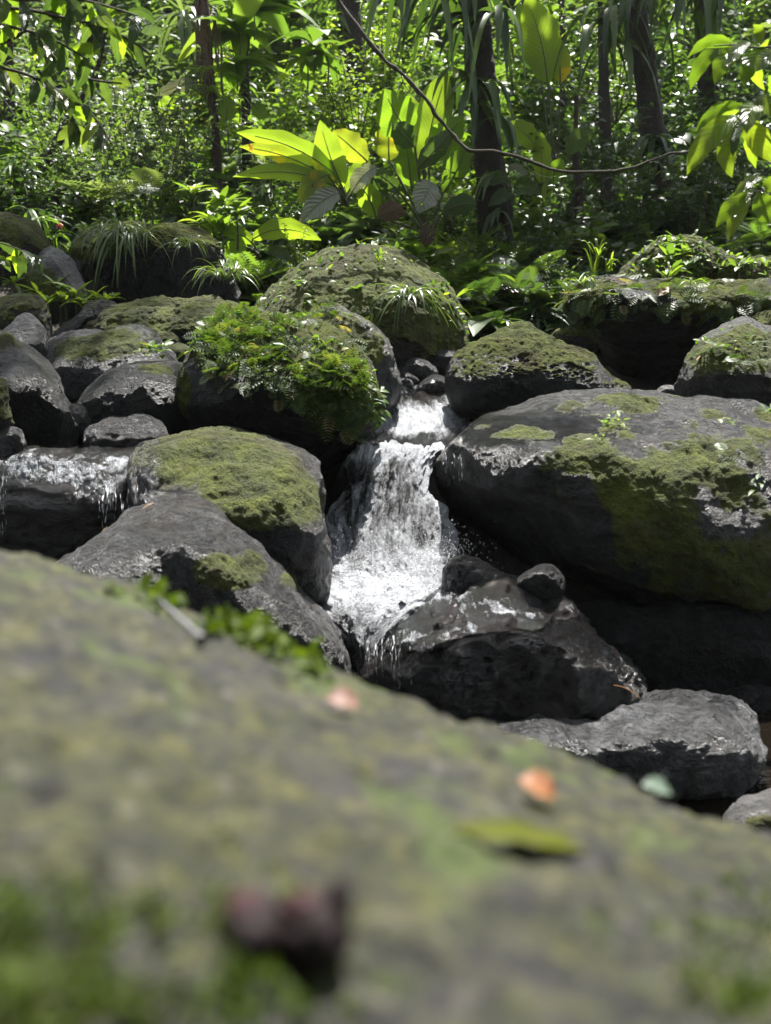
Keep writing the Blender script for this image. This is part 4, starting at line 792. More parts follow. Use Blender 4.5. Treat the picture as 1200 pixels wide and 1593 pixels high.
# ------------------------------------------------------------ near branches with big leaves
def branch(name, label, Y, twigs, leaves, mat_d='near_leaf', r=.007, cat='branch'):
    b = A3(twigs[0][0], Y); e = empty(name, b, label, cat); TL = Leaves()
    for tw in twigs:
        P = catmull(np.array([A3(p, Y) for p in tw]), 24, False); TL.tube(P, np.linspace(r, r * .45, 24), 6)
    TL.build('twig', M['twig'], e, off=b)
    for lf in leaves:
        p0, p1, p2, w = lf[:4]; m = lf[4] if len(lf) > 4 else mat_d; L = Leaves()
        blade(L, A3(p0, Y), A3(p1, Y), A3(p2, Y), w * .72 * Y / F, lf[5] if len(lf) > 5 else rng.uniform(.3, .9), nu=16, tip=1.7, base=.75, fold=.15, twist=rng.uniform(-.2, .2))
        L.build('leaf', M[m], e, off=b)
    return e
branch('leafy_branch', 'uppermost branch of big light green leaves at right edge', 4.4, [[(1260, 60, .1), (1190, 74), (1140, 70), (1110, 72)]], [
    ((1140, 66), (1100, 50, -.05), (1070, 90, -.1), 22), ((1122, 76), (1086, 88, -.05), (1074, 140, -.05), 30), ((1160, 74), (1118, 86, -.05), (1112, 130, -.1), 38), ((1168, 66), (1140, 76, -.12), (1126, 106, -.16), 24, 'near_leaf_dark', .9),
    ((1192, 76), (1160, 92, -.05), (1158, 136, -.1), 36), ((1215, 78), (1184, 90, -.1), (1175, 112, -.12), 30, 'near_leaf_dark', .9), ((1200, 85), (1220, 110, -.1), (1225, 150, -.1), 34), ((1135, 72), (1105, 62, .05), (1078, 72, .05), 18), ((1180, 70), (1188, 50, .05), (1172, 38, .05), 22), ((1196, 62), (1160, 108, .1), (1190, 140, .1), 26)])
branch('leafy_branch', 'middle branch at right with long yellow green insect bitten leaves', 4.3, [[(1260, 150, .1), (1195, 165), (1155, 180), (1140, 190)]], [
    ((1158, 164), (1112, 158, -.05), (1082, 205, -.1), 24), ((1150, 180), (1098, 200, -.1), (1069, 272, -.12), 48, 'near_leaf', .8), ((1146, 192), (1118, 230, -.05), (1139, 276, -.08), 40), ((1186, 160), (1160, 165, -.12), (1162, 208, -.16), 42, 'near_leaf_dark', 1.0),
    ((1156, 192), (1178, 205, -.05), (1204, 255, -.08), 46, 'near_leaf', 1.0), ((1152, 190), (1142, 215, -.1), (1140, 244, -.1), 18, 'near_leaf_dark', .2), ((1176, 152), (1200, 160, -.1), (1225, 190, -.1), 34, 'near_leaf_dark', .9), ((1200, 160), (1215, 130, -.1), (1195, 118, -.1), 26), ((1150, 172), (1118, 178, .05), (1092, 224, .05), 22), ((1168, 190), (1165, 222, .05), (1176, 262, .05), 26)])
branch('leafy_branch', 'lowest branch at right with leaves hanging over the mossy hump', 4.5, [[(1260, 290, .1), (1200, 296), (1175, 298)]], [
    ((1186, 276), (1160, 280, -.1), (1141, 306, -.14), 20, 'near_leaf_dark', 1.0), ((1172, 298), (1138, 310, -.05), (1114, 354, -.1), 34), ((1168, 308), (1142, 330, -.05), (1133, 374, -.1), 32, 'near_leaf', .9), ((1180, 298), (1186, 325, -.05), (1216, 350, -.1), 48), ((1185, 290), (1205, 280, -.1), (1230, 300, -.1), 34)])
def drooping(twigs, n, lo, hi, w, box):
    out = []
    for tw in twigs:
        Pt = catmull(np.array([p[:2] for p in tw], float), 40, False)
        for k in range(n):
            u = rng.uniform(.08, 1); x, y = Pt[int(u * 39)]; ln = rng.uniform(lo, hi); a = rng.normal(.25, .5)
            tx, ty = x + ln * math.sin(a), y + ln * math.cos(a); d = rng.uniform(-.15, .15)
            out.append(((x, y), ((x + tx) / 2 + rng.uniform(-4, 14), (y + ty) / 2 - ln * rng.uniform(.05, .35), d * .6), (tx, ty, d), ln * rng.uniform(.36, .48), 'near_leaf_dark' if rng.random() < .78 else 'near_leaf', rng.uniform(.1, 1)))
    return out
tw = [[(-40, -20), (30, 0), (90, -5), (150, 5), (215, 25)], [(-40, 10), (40, 15), (110, 30), (170, 45), (230, 80)], [(-40, 30), (30, 45), (80, 60), (140, 95)]]
branch('leafy_branch', 'upper spray of drooping dark quilted leaves at top left', 5.0, tw, drooping(tw, 19, 34, 56, 24, None), r=.010)
tw = [[(-40, 78), (20, 60), (45, 48), (80, 85), (130, 120), (190, 130)], [(-40, 100), (30, 112), (90, 140), (140, 175), (175, 225)], [(60, 110), (100, 160), (115, 190), (120, 205)]]
branch('leafy_branch', 'lower spray of drooping leaves at left with pale backs', 5.1, tw, drooping(tw, 16, 30, 52, 22, None), r=.010)
tw = [[(-40, 372), (0, 378), (30, 388), (48, 398)], [(-40, 395), (10, 402)]]
branch('leafy_branch', 'little leafy twig poking in at left edge above the olive boulder', 5.4, tw, drooping(tw, 7, 28, 46, 18, None), r=.006)
# ------------------------------------------------------------ strap leaved climbers, grasses, rosettes, ferns
def strap(L, p0, d, ln, w, g, tint, nu=10, tip=3.0, base=.3):
    u = np.linspace(0, 1, nu + 1)[:, None]; d = np.asarray(d, float); d = d / np.linalg.norm(d)
    p1 = p0 + d * ln * .5; p2 = p0 + d * ln * .75 + np.array([0, 0, -g * ln]); 
    sd = np.cross(d, np.array([0, 0, 1.])); sd = sd / max(1e-3, np.linalg.norm(sd)) + rng.normal(0, .25, 3)
    blade(L, p0, p1, p2, w, tint, nu, 2, tip, base, .3, side=sd / np.linalg.norm(sd))
ORD = ['leftmost', 'second from left', 'third from left', 'fourth from left', 'fifth from left', 'sixth from left', 'seventh from left', 'eighth from left']
def ordinal(label, k, n):
    if n == 1: return label
    if n == 2: return label + ', ' + ('left' if k == 0 else 'right') + ' one of two'
    return label + ', ' + (ORD[k] if k < n - 1 else 'rightmost')
def strap_thing(name, label, cat, mat, items, group=None):
    """items: list of (px, py, Y, count, length, width, gravity, spread, zup)"""
    b = A3(items[0][:2], items[0][2]); L = Leaves()
    for (px, py, Y, n, ln, w, g, sp, zu) in items:
        p = A3((px, py), Y)
        for _ in range(n):
            a = rng.uniform(0, 2 * math.pi); d = np.array([sp * math.cos(a), sp * math.sin(a) - .15, zu + rng.normal(0, .2)])
            strap(L, p + rng.normal(0, .015, 3), d, ln * rng.uniform(.6, 1.15), w * rng.uniform(.7, 1.2), g * rng.uniform(.6, 1.3), rng.uniform(.1, .95))
    o = L.build(name, M[mat], off=b); o.location = b; return tag(o, label, cat, group)
GT = 'grass tufts on the rocks'
def grass_tufts(name, label, cat, mat, items, group=None):
    for k, it in enumerate(sorted(items)): strap_thing(name, ordinal(label, k, len(items)), cat, mat, [it], group)
grass_tufts('grass_tuft', 'long pale grass tuft trailing down the dark bank boulder at left', 'grass', 'grass', [(160, 365, 9.55, 34, .62, .016, .75, .8, .5), (185, 360, 9.55, 40, .62, .016, .85, .7, .5), (205, 368, 9.5, 30, .7, .016, 1.0, .6, .4), (225, 366, 9.5, 22, .5, .016, .7, .8, .8)], GT)
grass_tufts('grass_tuft', 'small hanging grass tuft in the middle of dark bank boulder', 'grass', 'grass', [(292, 382, 9.4, 26, .42, .015, .7, .8, .6)], GT)
grass_tufts('grass_tuft', 'spreading pale grass tuft at right foot of dark bank boulder', 'grass', 'grass', [(348, 432, 8.9, 46, .58, .018, .5, .9, .7), (365, 430, 8.9, 24, .5, .018, .4, .9, .8)], GT)
grass_tufts('grass_tuft', 'long drooping grass spilling down the face of the mossy dome', 'grass', 'grass', [(632, 462, 8.35, 22, .55, .017, .75, .4, .35), (640, 460, 8.32, 26, .62, .018, .55, .7, .4)], GT)
grass_tufts('grass_tuft', 'bright bladed tuft behind the dark wedge of rock', 'grass', 'leaf_bright', [(165, 468, 8.75, 14, .3, .028, .25, .9, .6), (150, 465, 8.8, 10, .26, .026, .25, .9, .7)], GT)
grass_tufts('grass_tuft', 'slender arching grass sprout left of the mossy hump', 'grass', 'leaf_bright', [(925, 425, 9.4, 7, .62, .028, .35, .35, 1.5), (930, 400, 9.4, 5, .4, .026, .35, .6, 1.0), (945, 422, 9.4, 6, .38, .024, .4, .5, 1.2)], GT)
grass_tufts('grass_tuft', 'single young blade tuft on top of the mossy dome', 'grass', 'leaf_bright', [(592, 408, 8.75, 7, .3, .022, .4, .5, 1.2)], GT)
grass_tufts('grass_tuft', 'bright grass sprout on the front lip of the overhanging boulder', 'grass', 'leaf_bright', [(905, 440, 8.1, 9, .3, .012, .3, .9, .6), (1075, 440, 8.1, 10, .3, .014, .6, .8, .4), (1040, 432, 8.3, 8, .26, .02, .3, .7, .9)], GT)
def climber(label, spots, mat='leaf_dark', w=.085, cat='climber'):
    return strap_thing('strap_leaved_climber', label, cat, mat, [(x, y, Y, n, ln, w, 1.15, .75, .35) for (x, y, Y, n, ln) in spots], 'climbers hanging on the trunks')
climber('dark strap leaves hanging in curtains from the top of the thick trunk', [(735, -25, 11.9, 10, .95), (745, 40, 11.9, 9, .85), (700, -40, 11.8, 11, 1.0), (655, -45, 11.7, 11, 1.0), (628, -40, 11.6, 7, .9), (775, 20, 11.8, 8, .8), (690, 30, 11.9, 6, .8)])
climber('strap leaves sprouting midway up the thick trunk', [(755, 130, 11.85, 9, .7), (738, 165, 11.85, 8, .65), (772, 185, 11.85, 5, .5), (725, 120, 11.8, 6, .7)])
climber('withered pale straps clinging low on the thick trunk', [(768, 275, 11.95, 12, .4), (775, 330, 11.95, 10, .35)], 'leaf_grey', .06)
climber('drooping dark straps left of the curving trunk', [(985, -10, 12.8, 10, .9), (950, 20, 12.7, 9, .85), (925, 35, 12.6, 8, .8), (965, 70, 12.8, 6, .7)])
climber('heavy dark straps hanging between curving trunk and right branch', [(1040, -35, 12.6, 12, 1.0), (1075, -20, 12.5, 11, .95), (1100, -40, 12.6, 10, .9), (1120, -10, 12.6, 8, .8)])
climber('glossy rosette leaves around the middle of the curving trunk', [(1018, 215, 12.9, 22, .5), (1035, 235, 12.85, 16, .45)], 'leaf_dark', .07)
def rosette_one(label, mat, spots, Ts, zlo=.2, zhi=1.2, name='rosette_plant', cat='plant', group=None, ws=None, stem=True):
    b = A3(spots[0][:2], spots[0][2]); e = empty(name, b, label, cat, group); L = Leaves(); SL = Leaves()
    for (px, py, Y, n, ln) in spots:
        p = A3((px, py), Y); rosette(L, p, n, ln, Ts, rng.uniform(.35, .75), zlo, zhi, ws)
        SL.tube(bez(p + np.array([0, 0, -.35]), p + np.array([.02, 0, -.15]), p, 5), np.linspace(.014, .008, 5), 5)
    L.build('foliage', M[mat], e, off=b)
    if stem: SL.build('stem', M['stem'], e, off=b)
    return e
GR = 'rosette plants on the bank'
def rosette_thing(label, mat, spots, *a, **k):
    for i, sp in enumerate(sorted(spots)): rosette_one(ordinal(label, i, len(spots)), mat, [sp], *a, **k)
rosette_thing('bright yellow green whorled plant behind the pale grass tuft', 'leaf_bright', [(350, 318, 10.6, 18, .34), (368, 335, 10.5, 16, .3), (330, 345, 10.4, 14, .3), (300, 300, 11.0, 12, .26), (345, 360, 10.3, 14, .28), (312, 350, 10.5, 12, .26)], T_LAN, .1, 1.0, group=GR)
rosette_thing('yellowish tank plant perched beside the reddish trunk', 'leaf_bright', [(328, 140, 14.6, 20, .4), (345, 118, 14.6, 14, .35), (318, 112, 14.5, 14, .35), (372, 150, 15.2, 12, .3)], T_STR, .1, 1.2, group=GR, name='tank_plant')
rosette_thing('spiky green plant in the left thicket below the drooping leaves', 'leaf_mid', [(20, 262, 12.6, 26, .5), (40, 250, 12.8, 18, .42)], T_STR, .1, 1.1, group=GR)
rosette_thing('pale tufted air plant on the dark fork in the gap', 'leaf_grey', [(455, 145, 19, 24, .55)], T_STR, .0, 1.2, group=GR, name='tank_plant')
rosette_thing('rosette of broad leaves high between the trunks at top left', 'leaf_grey', [(285, 20, 16, 20, .8), (300, 45, 16, 16, .7)], T_STR, -.2, .9, group=GR)
rosette_thing('fan of green fronds beside the dotted trunk', 'leaf_mid', [(372, 50, 15, 10, .9), (368, 100, 15, 8, .8), (395, 20, 15, 10, .9)], T_BIG, -.1, .7, group=GR)
rosette_thing('broad leaved rosette at top centre left of the vine', 'leaf_mid', [(488, 70, 14, 10, .6), (510, 85, 14, 8, .5), (478, 95, 14.2, 8, .5)], T_BIG, -.1, .8, group=GR)
rosette_thing('leafy seedling on top of the mossy hump', 'leaf_mid', [(1040, 400, 9.1, 10, .16), (1050, 422, 8.9, 12, .18), (1068, 415, 9.0, 10, .16), (1045, 385, 9.3, 8, .14), (1062, 392, 9.2, 8, .14), (1150, 415, 9.2, 8, .16)], T_OV, .1, .9, group=GR)
rosette_thing('yellow green sprout near the pale leaning boulder', 'leaf_bright', [(100, 468, 8.6, 12, .22), (75, 470, 8.6, 12, .2), (115, 455, 8.7, 10, .2), (90, 445, 8.7, 9, .18), (60, 455, 8.7, 10, .2), (40, 475, 8.5, 10, .18), (130, 470, 8.6, 9, .18), (20, 440, 8.8, 10, .2)], T_LAN, .1, 1.0, group=GR)
rosette_thing('drooping plant with thin leaves beside the red flower', 'leaf_mid', [(60, 342, 10.4, 18, .36), (85, 370, 10.2, 16, .34), (45, 330, 10.5, 12, .3)], T_STR, .0, .8, group=GR)
rosette_thing('bright little plant between red flower and bank boulder', 'leaf_bright', [(135, 355, 10.2, 10, .2), (128, 362, 10.2, 8, .18)], T_LAN, .2, 1.0, group=GR)
rosette_thing('tiny seedling on the left shoulder of the mossy dome', 'leaf_mid', [(495, 462, 8.55, 8, .1), (500, 475, 8.5, 9, .1), (482, 470, 8.5, 8, .1), (555, 450, 8.5, 7, .1), (470, 440, 8.7, 7, .1)], T_OV, .1, .9, group=GR, stem=False)
rosette_thing('bright leafy sprig on the half mossy boulder at left', 'leaf_mid', [(235, 540, 7.05, 10, .1), (248, 548, 7.0, 10, .1), (222, 545, 7.0, 8, .08), (255, 538, 7.1, 8, .09)], T_OV, .1, .9, group=GR, stem=False)
GS = 'seedlings rooted on the huge boulder'
rosette_thing('two leaved bright seedling on the bare grey top of the huge boulder', 'leaf_bright', [(937, 684, 4.92, 5, .085)], T_LAN, .2, .8, 'seedling', 'seedling', GS, stem=False)
rosette_thing('tuft of tiny clover like leaves above the two leaved seedling', 'leaf_bright', [(955, 655, 5.0, 12, .05), (965, 662, 4.98, 10, .05), (945, 662, 4.98, 8, .05), (960, 650, 5.02, 8, .045)], T_OV, .1, .9, 'seedling', 'seedling', GS, stem=False)
rosette_thing('pale fernlet on the mossy right part of the huge boulder', 'fern', [(1128, 712, 4.85, 4, .09), (1120, 700, 4.87, 3, .08)], T_FERNS, .0, .6, 'seedling', 'seedling', GS, stem=False)
rosette_thing('dark star shaped seedling low on the huge boulder near right edge', 'leaf_mid', [(1180, 750, 4.85, 8, .075)], T_LAN, .0, .4, 'seedling', 'seedling', GS, stem=False)
rosette_thing('little round leaved seedling near the top right of the huge boulder', 'leaf_mid', [(1124, 656, 5.05, 5, .055), (1196, 640, 5.1, 8, .08)], T_OV, .1, .8, 'seedling', 'seedling', GS, stem=False)
rosette_thing('pale bleached fern tuft on the rounded boulder at right edge', 'fern', [(1118, 540, 6.8, 6, .14), (1148, 560, 6.72, 6, .13), (1180, 535, 6.8, 6, .13), (1160, 525, 6.9, 5, .12), (1192, 560, 6.7, 5, .13)], T_FERNS, -.2, .6, 'fern', 'fern', None, stem=False)
GF = 'ferns in the undergrowth'
for lb, m, sp in [('grey green fern frond above the mossy boulder at upper left', 'leaf_grey', [(160, 310, 11.4, 9, .6), (235, 300, 11.6, 8, .55)]), ('feathery tree fern in the pale gap at top', 'leaf_mid', [(470, 10, 21, 14, 1.9), (440, 60, 22, 12, 1.7)]), ('thin grey fern behind the yellowing clump', 'leaf_grey', [(440, 252, 12.2, 8, .7), (420, 258, 12.1, 6, .6)]),
                  ('low fern in deep shade right of the mossy dome', 'leaf_dark', [(790, 430, 10.6, 10, .5), (815, 455, 10.2, 10, .45), (745, 470, 10.1, 10, .4), (835, 420, 10.8, 9, .5)]), ('fern by the foot of the thick trunk', 'leaf_mid', [(800, 440, 10.4, 6, .34), (730, 420, 10.8, 8, .4)]), ('fern at the right edge beyond the mossy hump', 'leaf_mid', [(1185, 370, 10.8, 9, .5), (1150, 380, 10.9, 8, .45)])]:
    rosette_thing(lb, m, sp, T_FERN, .1, 1.1, 'fern', 'fern', GF)
# red flower
L = Leaves(); p = A3((94, 352), 10.3); rosette(L, p, 14, .07, T_LAN, .5, -.2, 1.0)
t = NT('red_petal'); M['petal'] = t.done(t.n('BsdfPrincipled', {'Base Color': (.55, .03, .035, 1), 'Roughness': .5}).outputs[0])
e = empty('flower', p, 'small red flower at the left above the mossy boulder', 'flower'); L.build('petal', M['petal'], e, off=p)
L = Leaves(); L.tube(bez(p + np.array([0, 0.02, -.45]), p + np.array([.04, 0, -.2]), p, 6), .006, 5); L.build('stem', M['stem'], e, off=p)

# fern fronds on the boulders: nobody could count them
def cover(key, n, T, size, mat, name, sel, out=.75, down=.35, tint0=.5):
    B = BOULDERS[key]; nf = B['nfront']; w = sel(B['x'][:nf], B['y'][:nf], B['N'][:nf], B['moss'][:nf])
    V = B['V'][:nf]; w = np.maximum(w, 0); k = rng.choice(nf, n, p=w / w.sum()); P = V[k] + rng.normal(0, .012, (n, 3)); Nn = B['N'][k]
    D = Nn * out + rng.standard_normal((n, 3)) * .55 + np.array([0, 0, -down]); L = Leaves()
    mixadd(L, T, P - Nn * .01, D, Nn + np.array([0, 0, .6]) + .3 * rng.standard_normal((n, 3)), size * rng.uniform(.55, 1.3, n), np.where(rng.random(n) < .05, .97, np.clip(tint0 + .4 * fbm(P * 3, 2, 5) + rng.normal(0, .15, n), 0, .82)))
    return tag(L.build(name, M[mat]), kind='stuff')
def band(x, y, nodes, wd): yy = np.interp(x, [a for a, b in nodes], [b for a, b in nodes]); return np.exp(-((y - yy) / wd) ** 2)
r2 = lambda x, y: (1e-4 + np.hypot(x - 420, y - 640)) / 100.0
cover('fern', 1300, T_FERNS, .105, 'fern', 'small_ferns', lambda x, y, N, m: (x < 560) * r2(x, y) * (band(x, y, [(300, 530), (400, 545), (480, 580), (535, 605), (590, 640)], 34) * (x > 325) + .4 * g2(x, y, 540, 605, 35, 30) + .35 * g2(x, y, 330, 540, 20, 20)))
cover('fern', 420, T_OV, .07, 'leaf_mid', 'small_leaves', lambda x, y, N, m: r2(x, y) * (band(x, y, [(300, 520), (400, 525), (480, 550), (540, 590), (590, 640)], 26)))
cover('bigmoss', 260, T_OV, .07, 'leaf_mid', 'small_leaves', lambda x, y, N, m: np.hypot(x - 550, y - 480) * band(x, y, [(390, 470), (450, 440), (550, 400), (640, 400), (720, 500)], 26))
cover('mound', 500, T_OV, .08, 'leaf_mid', 'small_leaves', lambda x, y, N, m: np.hypot(x - 1100, y - 430) * g2(x, y, 1080, 400, 110, 45), tint0=.65)
cover('overhang', 420, T_FERNS, .12, 'fern', 'small_ferns', lambda x, y, N, m: np.hypot(x - 1080, y - 520) * (band(x, y, [(880, 460), (960, 450), (1100, 470), (1200, 480)], 22) * np.where(x > 1040, 1, .5) + .8 * g2(x, y, 900, 465, 22, 25)), down=.7)
cover('roundright', 90, T_OV, .06, 'leaf_mid', 'small_leaves', lambda x, y, N, m: np.hypot(x - 1160, y - 580) * g2(x, y, 1160, 540, 80, 30))
cover('behind', 120, T_FERNS, .10, 'fern', 'small_ferns', lambda x, y, N, m: np.hypot(x - 540, y - 560) * g2(x, y, 500, 505, 40, 20))
# ------------------------------------------------------------ understorey shrubs, one object each
def shrub_proto(label, mat, h, ns, leaf, Ts, gap, group):
    e = empty('shrub', (0, 0, 0), label, 'shrub', group); L = Leaves(); SL = Leaves(); sprig(L, SL, np.zeros(3), h, ns, leaf, Ts, .5, .5, gap, .009); L.build('foliage', M[mat], e); SL.build('stem', M['stem'], e); return e
protos = []
SH = [('bushy bright shrub of small glossy leaves', 'leaf_bright', 1.5, 16, .085, T_OV, .05), ('airy shrub of narrow green leaves', 'leaf_mid', 1.7, 14, .11, T_LAN, .06), ('dark glossy leaved shrub', 'leaf_dark', 1.6, 14, .13, T_OV, .07), ('grey green small leaved shrub', 'leaf_grey', 1.5, 16, .075, T_OV, .045)]
protos = [shrub_proto(*s[:7], group='shrubs of the understorey') for s in SH]
SPOTS = [  # px of the foot, py, depth, kind, scale, where it stands
    (470, 260, 13.6, 0, 1.0, 'left of the paddle leaf clump'), (560, 210, 14.5, 0, 1.15, 'behind the yellowing clump'), (520, 170, 16.5, 0, 1.2, 'under the sagging vine at centre'), (430, 200, 16, 1, 1.2, 'in the gap right of the dotted trunk'), (610, 120, 17, 0, 1.2, 'behind the straps of the thick trunk'),
    (250, 260, 13.4, 3, 1.1, 'below the pale arching leaf'), (200, 230, 14.5, 3, 1.3, 'left of the reddish trunk'), (290, 240, 14.2, 3, 1.1, 'at the foot of the reddish trunk'), (150, 280, 12.6, 3, 1.0, 'above the dark bank boulder'), (90, 240, 14, 1, 1.2, 'under the lower drooping spray'), (210, 310, 11.8, 1, .8, 'just behind the trailing grass'),
    (830, 370, 11.6, 2, .75, 'right of the thick trunk foot'), (880, 300, 12.8, 2, 1.0, 'behind the cupped leaves'), (930, 230, 13.8, 2, 1.1, 'under the vine at right'), (1000, 320, 12.4, 2, .8, 'before the curving trunk'), (1080, 300, 12.6, 2, 1.0, 'behind the lowest right branch'), (1150, 330, 12, 2, .9, 'at the right edge behind hanging leaves'), (960, 150, 16, 1, 1.3, 'high between the right trunks'), (900, 120, 17, 1, 1.3, 'behind the banana like leaf'), (1130, 170, 15, 2, 1.3, 'behind the middle right branch'),
    (720, 330, 12.2, 2, .7, 'left of the thick trunk foot'), (760, 400, 11, 3, .5, 'in front of the thick trunk foot'), (850, 440, 10.4, 3, .5, 'behind the sloping dark boulder'), (690, 400, 11, 1, .55, 'right behind the mossy dome'), (470, 380, 10.7, 0, .5, 'left behind the mossy dome'), (420, 330, 11.4, 2, .6, 'in shade below the arching leaves'), (60, 300, 11.8, 2, .8, 'in deep shade above the left mossy boulder')]
for i, (px, py, Y, k, s, where) in enumerate(SPOTS):
    first = not any(q[3] == k for q in SPOTS[:i]); o = protos[k] if first else copy_tree(protos[k]); p = A3((px, py), Y)
    gz = float(ground_z(p[0:1], p[1:2])[0]); o.location = (p[0], p[1], min(p[2], max(gz, p[2] - .4))); o.scale = (s, s, s); o.rotation_euler = (0, 0, i * 1.9); o['label'] = SH[k][0] + ' ' + where
# ------------------------------------------------------------ small things lying about
M['leaf_orange'] = leaf_mat('fallen_orange', [(0, (.20, .06, .010)), (1, (.25, .085, .016))], trans=.2, tcol=1.0, rough=.6)
M['leaf_salmon'] = leaf_mat('fallen_salmon', [(0, (.14, .062, .042)), (1, (.17, .075, .05))], trans=.2, tcol=1.0, rough=.6)
M['leaf_tan'] = leaf_mat('fallen_tan', [(0, (.16, .10, .045)), (1, (.24, .16, .075))], trans=.2, tcol=1.0, rough=.6)
M['leaf_jade'] = leaf_mat('fallen_jade', [(0, (.08, .12, .085)), (1, (.10, .14, .10))], trans=.2, tcol=1.0, rough=.6)
M['leaf_yellowish'] = leaf_mat('fallen_yellowish', [(0, (.055, .065, .006)), (1, (.08, .09, .008))], trans=.2, tcol=1.2, rough=.7, spec=.1)
def fallen(label, P, Nn, ang, ln, w, mat, group='fallen leaves'):
    L = Leaves(); t1 = nrm(np.cross(Nn, [0.3, 1, 0])); t2 = np.cross(Nn, t1); d = t1 * math.cos(ang) + t2 * math.sin(ang)
    P = P + Nn * .004
    blade(L, P - d * ln / 2, P + Nn * min(ln * .28, .007), P + d * ln / 2, w, .5, 10, 4, 2.0, .6, .3, side=np.cross(Nn, d)); return tag(L.build('fallen_leaf', M[mat], None, off=P), label, 'leaf', group), P
for lb, px, py, ang, ln, w, m in [('salmon fallen leaf blurred on the near boulder', 525, 1110, .4, .037, .034, 'leaf_salmon'), ('bright orange fallen leaf blurred on the near boulder', 826, 1246, 0, .036, .033, 'leaf_orange'), ('pale jade leaf at the right rim of the near boulder', 1014, 1238, .3, .038, .028, 'leaf_jade'), ('long yellow green leaf lying on the near boulder', 806, 1318, .5, .115, .03, 'leaf_yellowish')]:
    p, nn_ = on_near(px, py); nt_ = nrm(nn_ + np.array([0, -.55 if w < .1 and ln < .1 else -.15, 0])); o, P = fallen(lb, p + nn_ * (.010 if ln < .1 else .001), nt_, ang, ln, w, m); o.location = P
def surf(key, px, py):
    B = BOULDERS[key]; nf = B['nfront']; k = np.argmin((B['x'][:nf] - px) ** 2 + (B['y'][:nf] - py) ** 2); return B['V'][k], B['N'][k]
for lb, key, px, py, ang, ln, w, m in [('curled tan leaf on the wet ledge left of the mossy boulder', 'veil', 222, 752, .2, .07, .022, 'leaf_tan'), ('tan leaf stuck on the crest of the bare grey boulder', 'leftgrey', 228, 787, .9, .075, .014, 'leaf_tan'), ('tan leaf scrap low on the left crest of the bare grey boulder', 'leftgrey', 165, 826, .9, .05, .012, 'leaf_tan'), ('brown dead leaf on the front lip of the overhanging boulder', 'overhang', 1030, 455, 1.2, .14, .09, 'leaf_tan'), ('reddish leaf flat on top of the overhanging boulder', 'overhang', 955, 440, .1, .2, .07, 'blade_brown'), ('pale dead leaf on the shoulder of the rounded boulder', 'roundright', 1092, 560, 1.0, .09, .035, 'leaf_tan')]:
    p, nn_ = surf(key, px, py); o, P = fallen(lb, p + nn_ * .01, nn_, ang, ln, w, m); o.location = P
# thin orange stalk on the wet rock
L = Leaves(); L.tube(bez(A3((955, 1066), 4.25), A3((978, 1068), 4.2), A3((996, 1086), 4.2), 10), .0022, 5); M['stalk'] = plain('stalk', (.22, .09, .02), (.3, .13, .03)); tag(L.build('stalk', M['stalk']), 'thin orange stalk leaning against the wet black rock', 'stalk')
# leafy sprigs and a pale twig on the near boulder's rim
for lb, mx, sx, cnt in [('small dark green leafy sprig at left of the whitish twig on the near boulder', 235, 20, 9), ('bright green leafy clump on the rim right of the whitish twig', 392, 36, 48), ('little leafy sprig on the rim just right of the bright green clump', 482, 8, 12)]:
    L = Leaves(); b0, _ = on_near(mx, np.interp(mx, RG[:, 0], RG[:, 1]) + 8)
    for px in rng.normal(mx, sx, cnt):
        p, nn_ = on_near(px, np.interp(px, RG[:, 0], RG[:, 1]) + rng.uniform(-2, 16)); n = 6; hgt = .008 + .016 * math.exp(-((px - 400) / 60.0) ** 2) + .004 * math.exp(-((px - 240) / 40.0) ** 2)
        mixadd(L, T_OV, np.repeat(p[None], n, 0) + rng.normal(0, .006, (n, 3)) + nn_ * rng.uniform(0, hgt, (n, 1)), rdir(n, -.1, .9), rdir(n, .2, 1), rng.uniform(.016, .034, n), rng.uniform(.5, 1, n))
    o = L.build('leafy_sprig', M['near_sprig'], None, off=b0); o.location = b0; tag(o, lb, 'plant')
L = Leaves(); q0, n0 = on_near(245, 945); q1, n1_ = on_near(312, 1003); q0 = q0 + n0 * .014; q1 = q1 + n1_ * .009; L.tube(np.linspace(q0, q1, 12), np.linspace(.002, .0042, 12) * (1 + .3 * np.sin(np.arange(12) * 1.9)), 8); M['pale_twig'] = plain('pale_twig', (.10, .10, .105), (.2, .2, .205)); tag(L.build('twig', M['pale_twig'], None), 'short whitish twig leaning in the sprigs on the near boulder', 'twig')
L = Leaves()
for _ in range(420):
    px = rng.choice([rng.normal(130, 70), rng.normal(390, 60), rng.normal(20, 60), rng.normal(1150, 60)]); py = rng.choice([rng.normal(1440, 45), rng.normal(1560, 30)])
    p, nn_ = on_near(px, py); n = 3; mixadd(L, T_OV, np.repeat(p[None], n, 0) + rng.normal(0, .004, (n, 3)), nrm(nn_ + rng.normal(0, .7, (n, 3))), rdir(n, .2, 1), rng.uniform(.006, .013, n), rng.uniform(.2, 1, n))
tag(L.build('creeping_leaves', M['near_sprig']), kind='stuff')
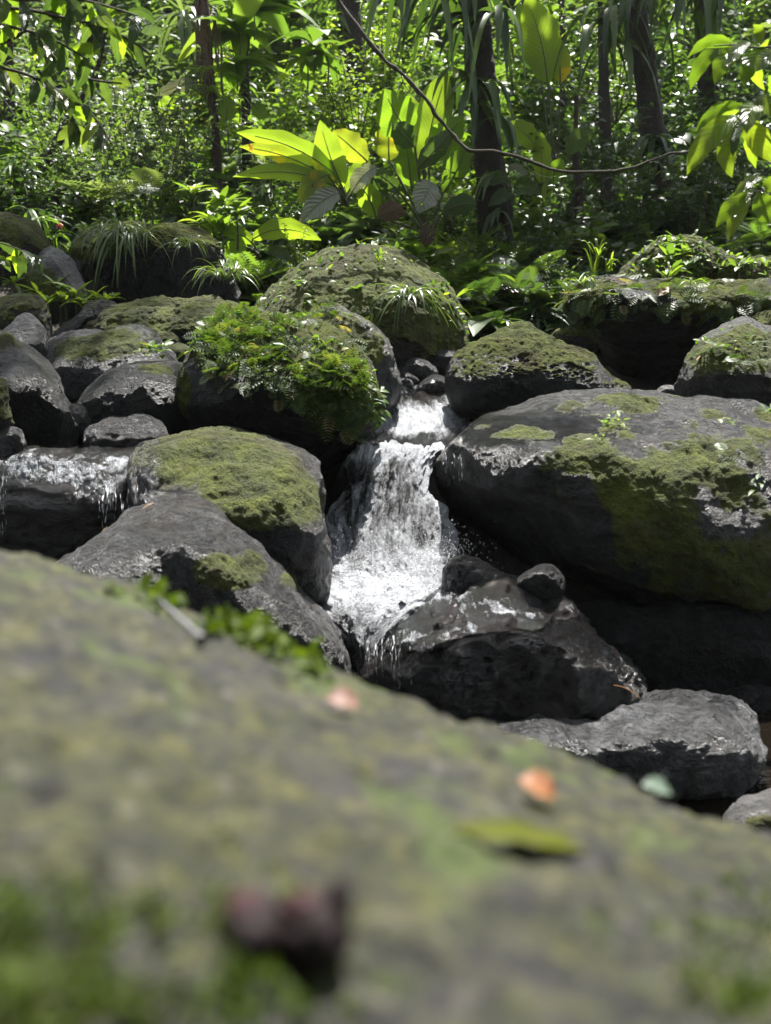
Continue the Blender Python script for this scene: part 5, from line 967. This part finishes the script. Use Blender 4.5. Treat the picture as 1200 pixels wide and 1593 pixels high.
# dark split fruit husk on the near boulder
M['husk'] = plain('husk', (.006, .003, .003), (.014, .006, .007), .6, 60, .6, .003, .2); M['husk_pink'] = plain('husk_lit_top', (.022, .009, .010), (.045, .020, .021), .7, 50, .5, .002, .15)
hp, hn = on_near(445, 1485); he = empty('fruit_husk', hp, 'dark purplish split fruit husk lying on the blurred near boulder', 'husk')
def lobe(name, c, r, mat, seed, cut=-.2):
    a = np.linspace(0, math.pi, 26); b = np.linspace(0, 2 * math.pi, 36, endpoint=False); Bq, Aq = np.meshgrid(b, a); d = np.stack([np.sin(Aq) * np.cos(Bq), np.sin(Aq) * np.sin(Bq), np.cos(Aq)], -1)
    V = d * np.array(r) * (1 + .22 * fbm(d * 2.2, 3, seed)[..., None]) + np.array(c); j = np.arange(36); j2 = (j + 1) % 36; rr = np.arange(25)[:, None] * 36
    return link(name, mesh_np(name, V.reshape(-1, 3), np.stack([rr + j, rr + 36 + j, rr + 36 + j2, rr + j2], -1).reshape(-1, 4), mats=[M[mat]]), he)
he.scale = (1.15, 1.15, 1.1)
lobe('shell', (-.014, 0, .013), (.017, .018, .017), 'husk', 3); lobe('shell', (.015, -.002, .014), (.017, .018, .018), 'husk', 8); lobe('shell', (0, .004, .008), (.022, .016, .012), 'husk', 12)
lobe('lit_top', (-.018, .002, .026), (.010, .010, .006), 'husk_pink', 14); lobe('lit_top', (.010, .000, .027), (.011, .010, .007), 'husk_pink', 18); lobe('rim', (.026, .006, .024), (.006, .010, .014), 'husk', 22)  # paler lobes on top colour in the husk's pinkish lit tops

# faint damp air between the trees
t = NT('damp_air'); v = t.n('VolumePrincipled', {'Density': .0003, 'Color': (.9, .95, .9, 1), 'Anisotropy': .2}); t.t.links.new(v.outputs[0], t.out.inputs['Volume'])
x0, x1, y0_, y1_, z0, z1 = -46, 46, -13, 61, -3, 60
V = np.array([(x, y, z) for x in (x0, x1) for y in (y0_, y1_) for z in (z0, z1)], float)
tag(link('haze', mesh_np('haze', V, np.array([[0, 1, 3, 2], [4, 6, 7, 5], [0, 4, 5, 1], [2, 3, 7, 6], [0, 2, 6, 4], [1, 5, 7, 3]]), mats=[t.m])), kind='stuff')
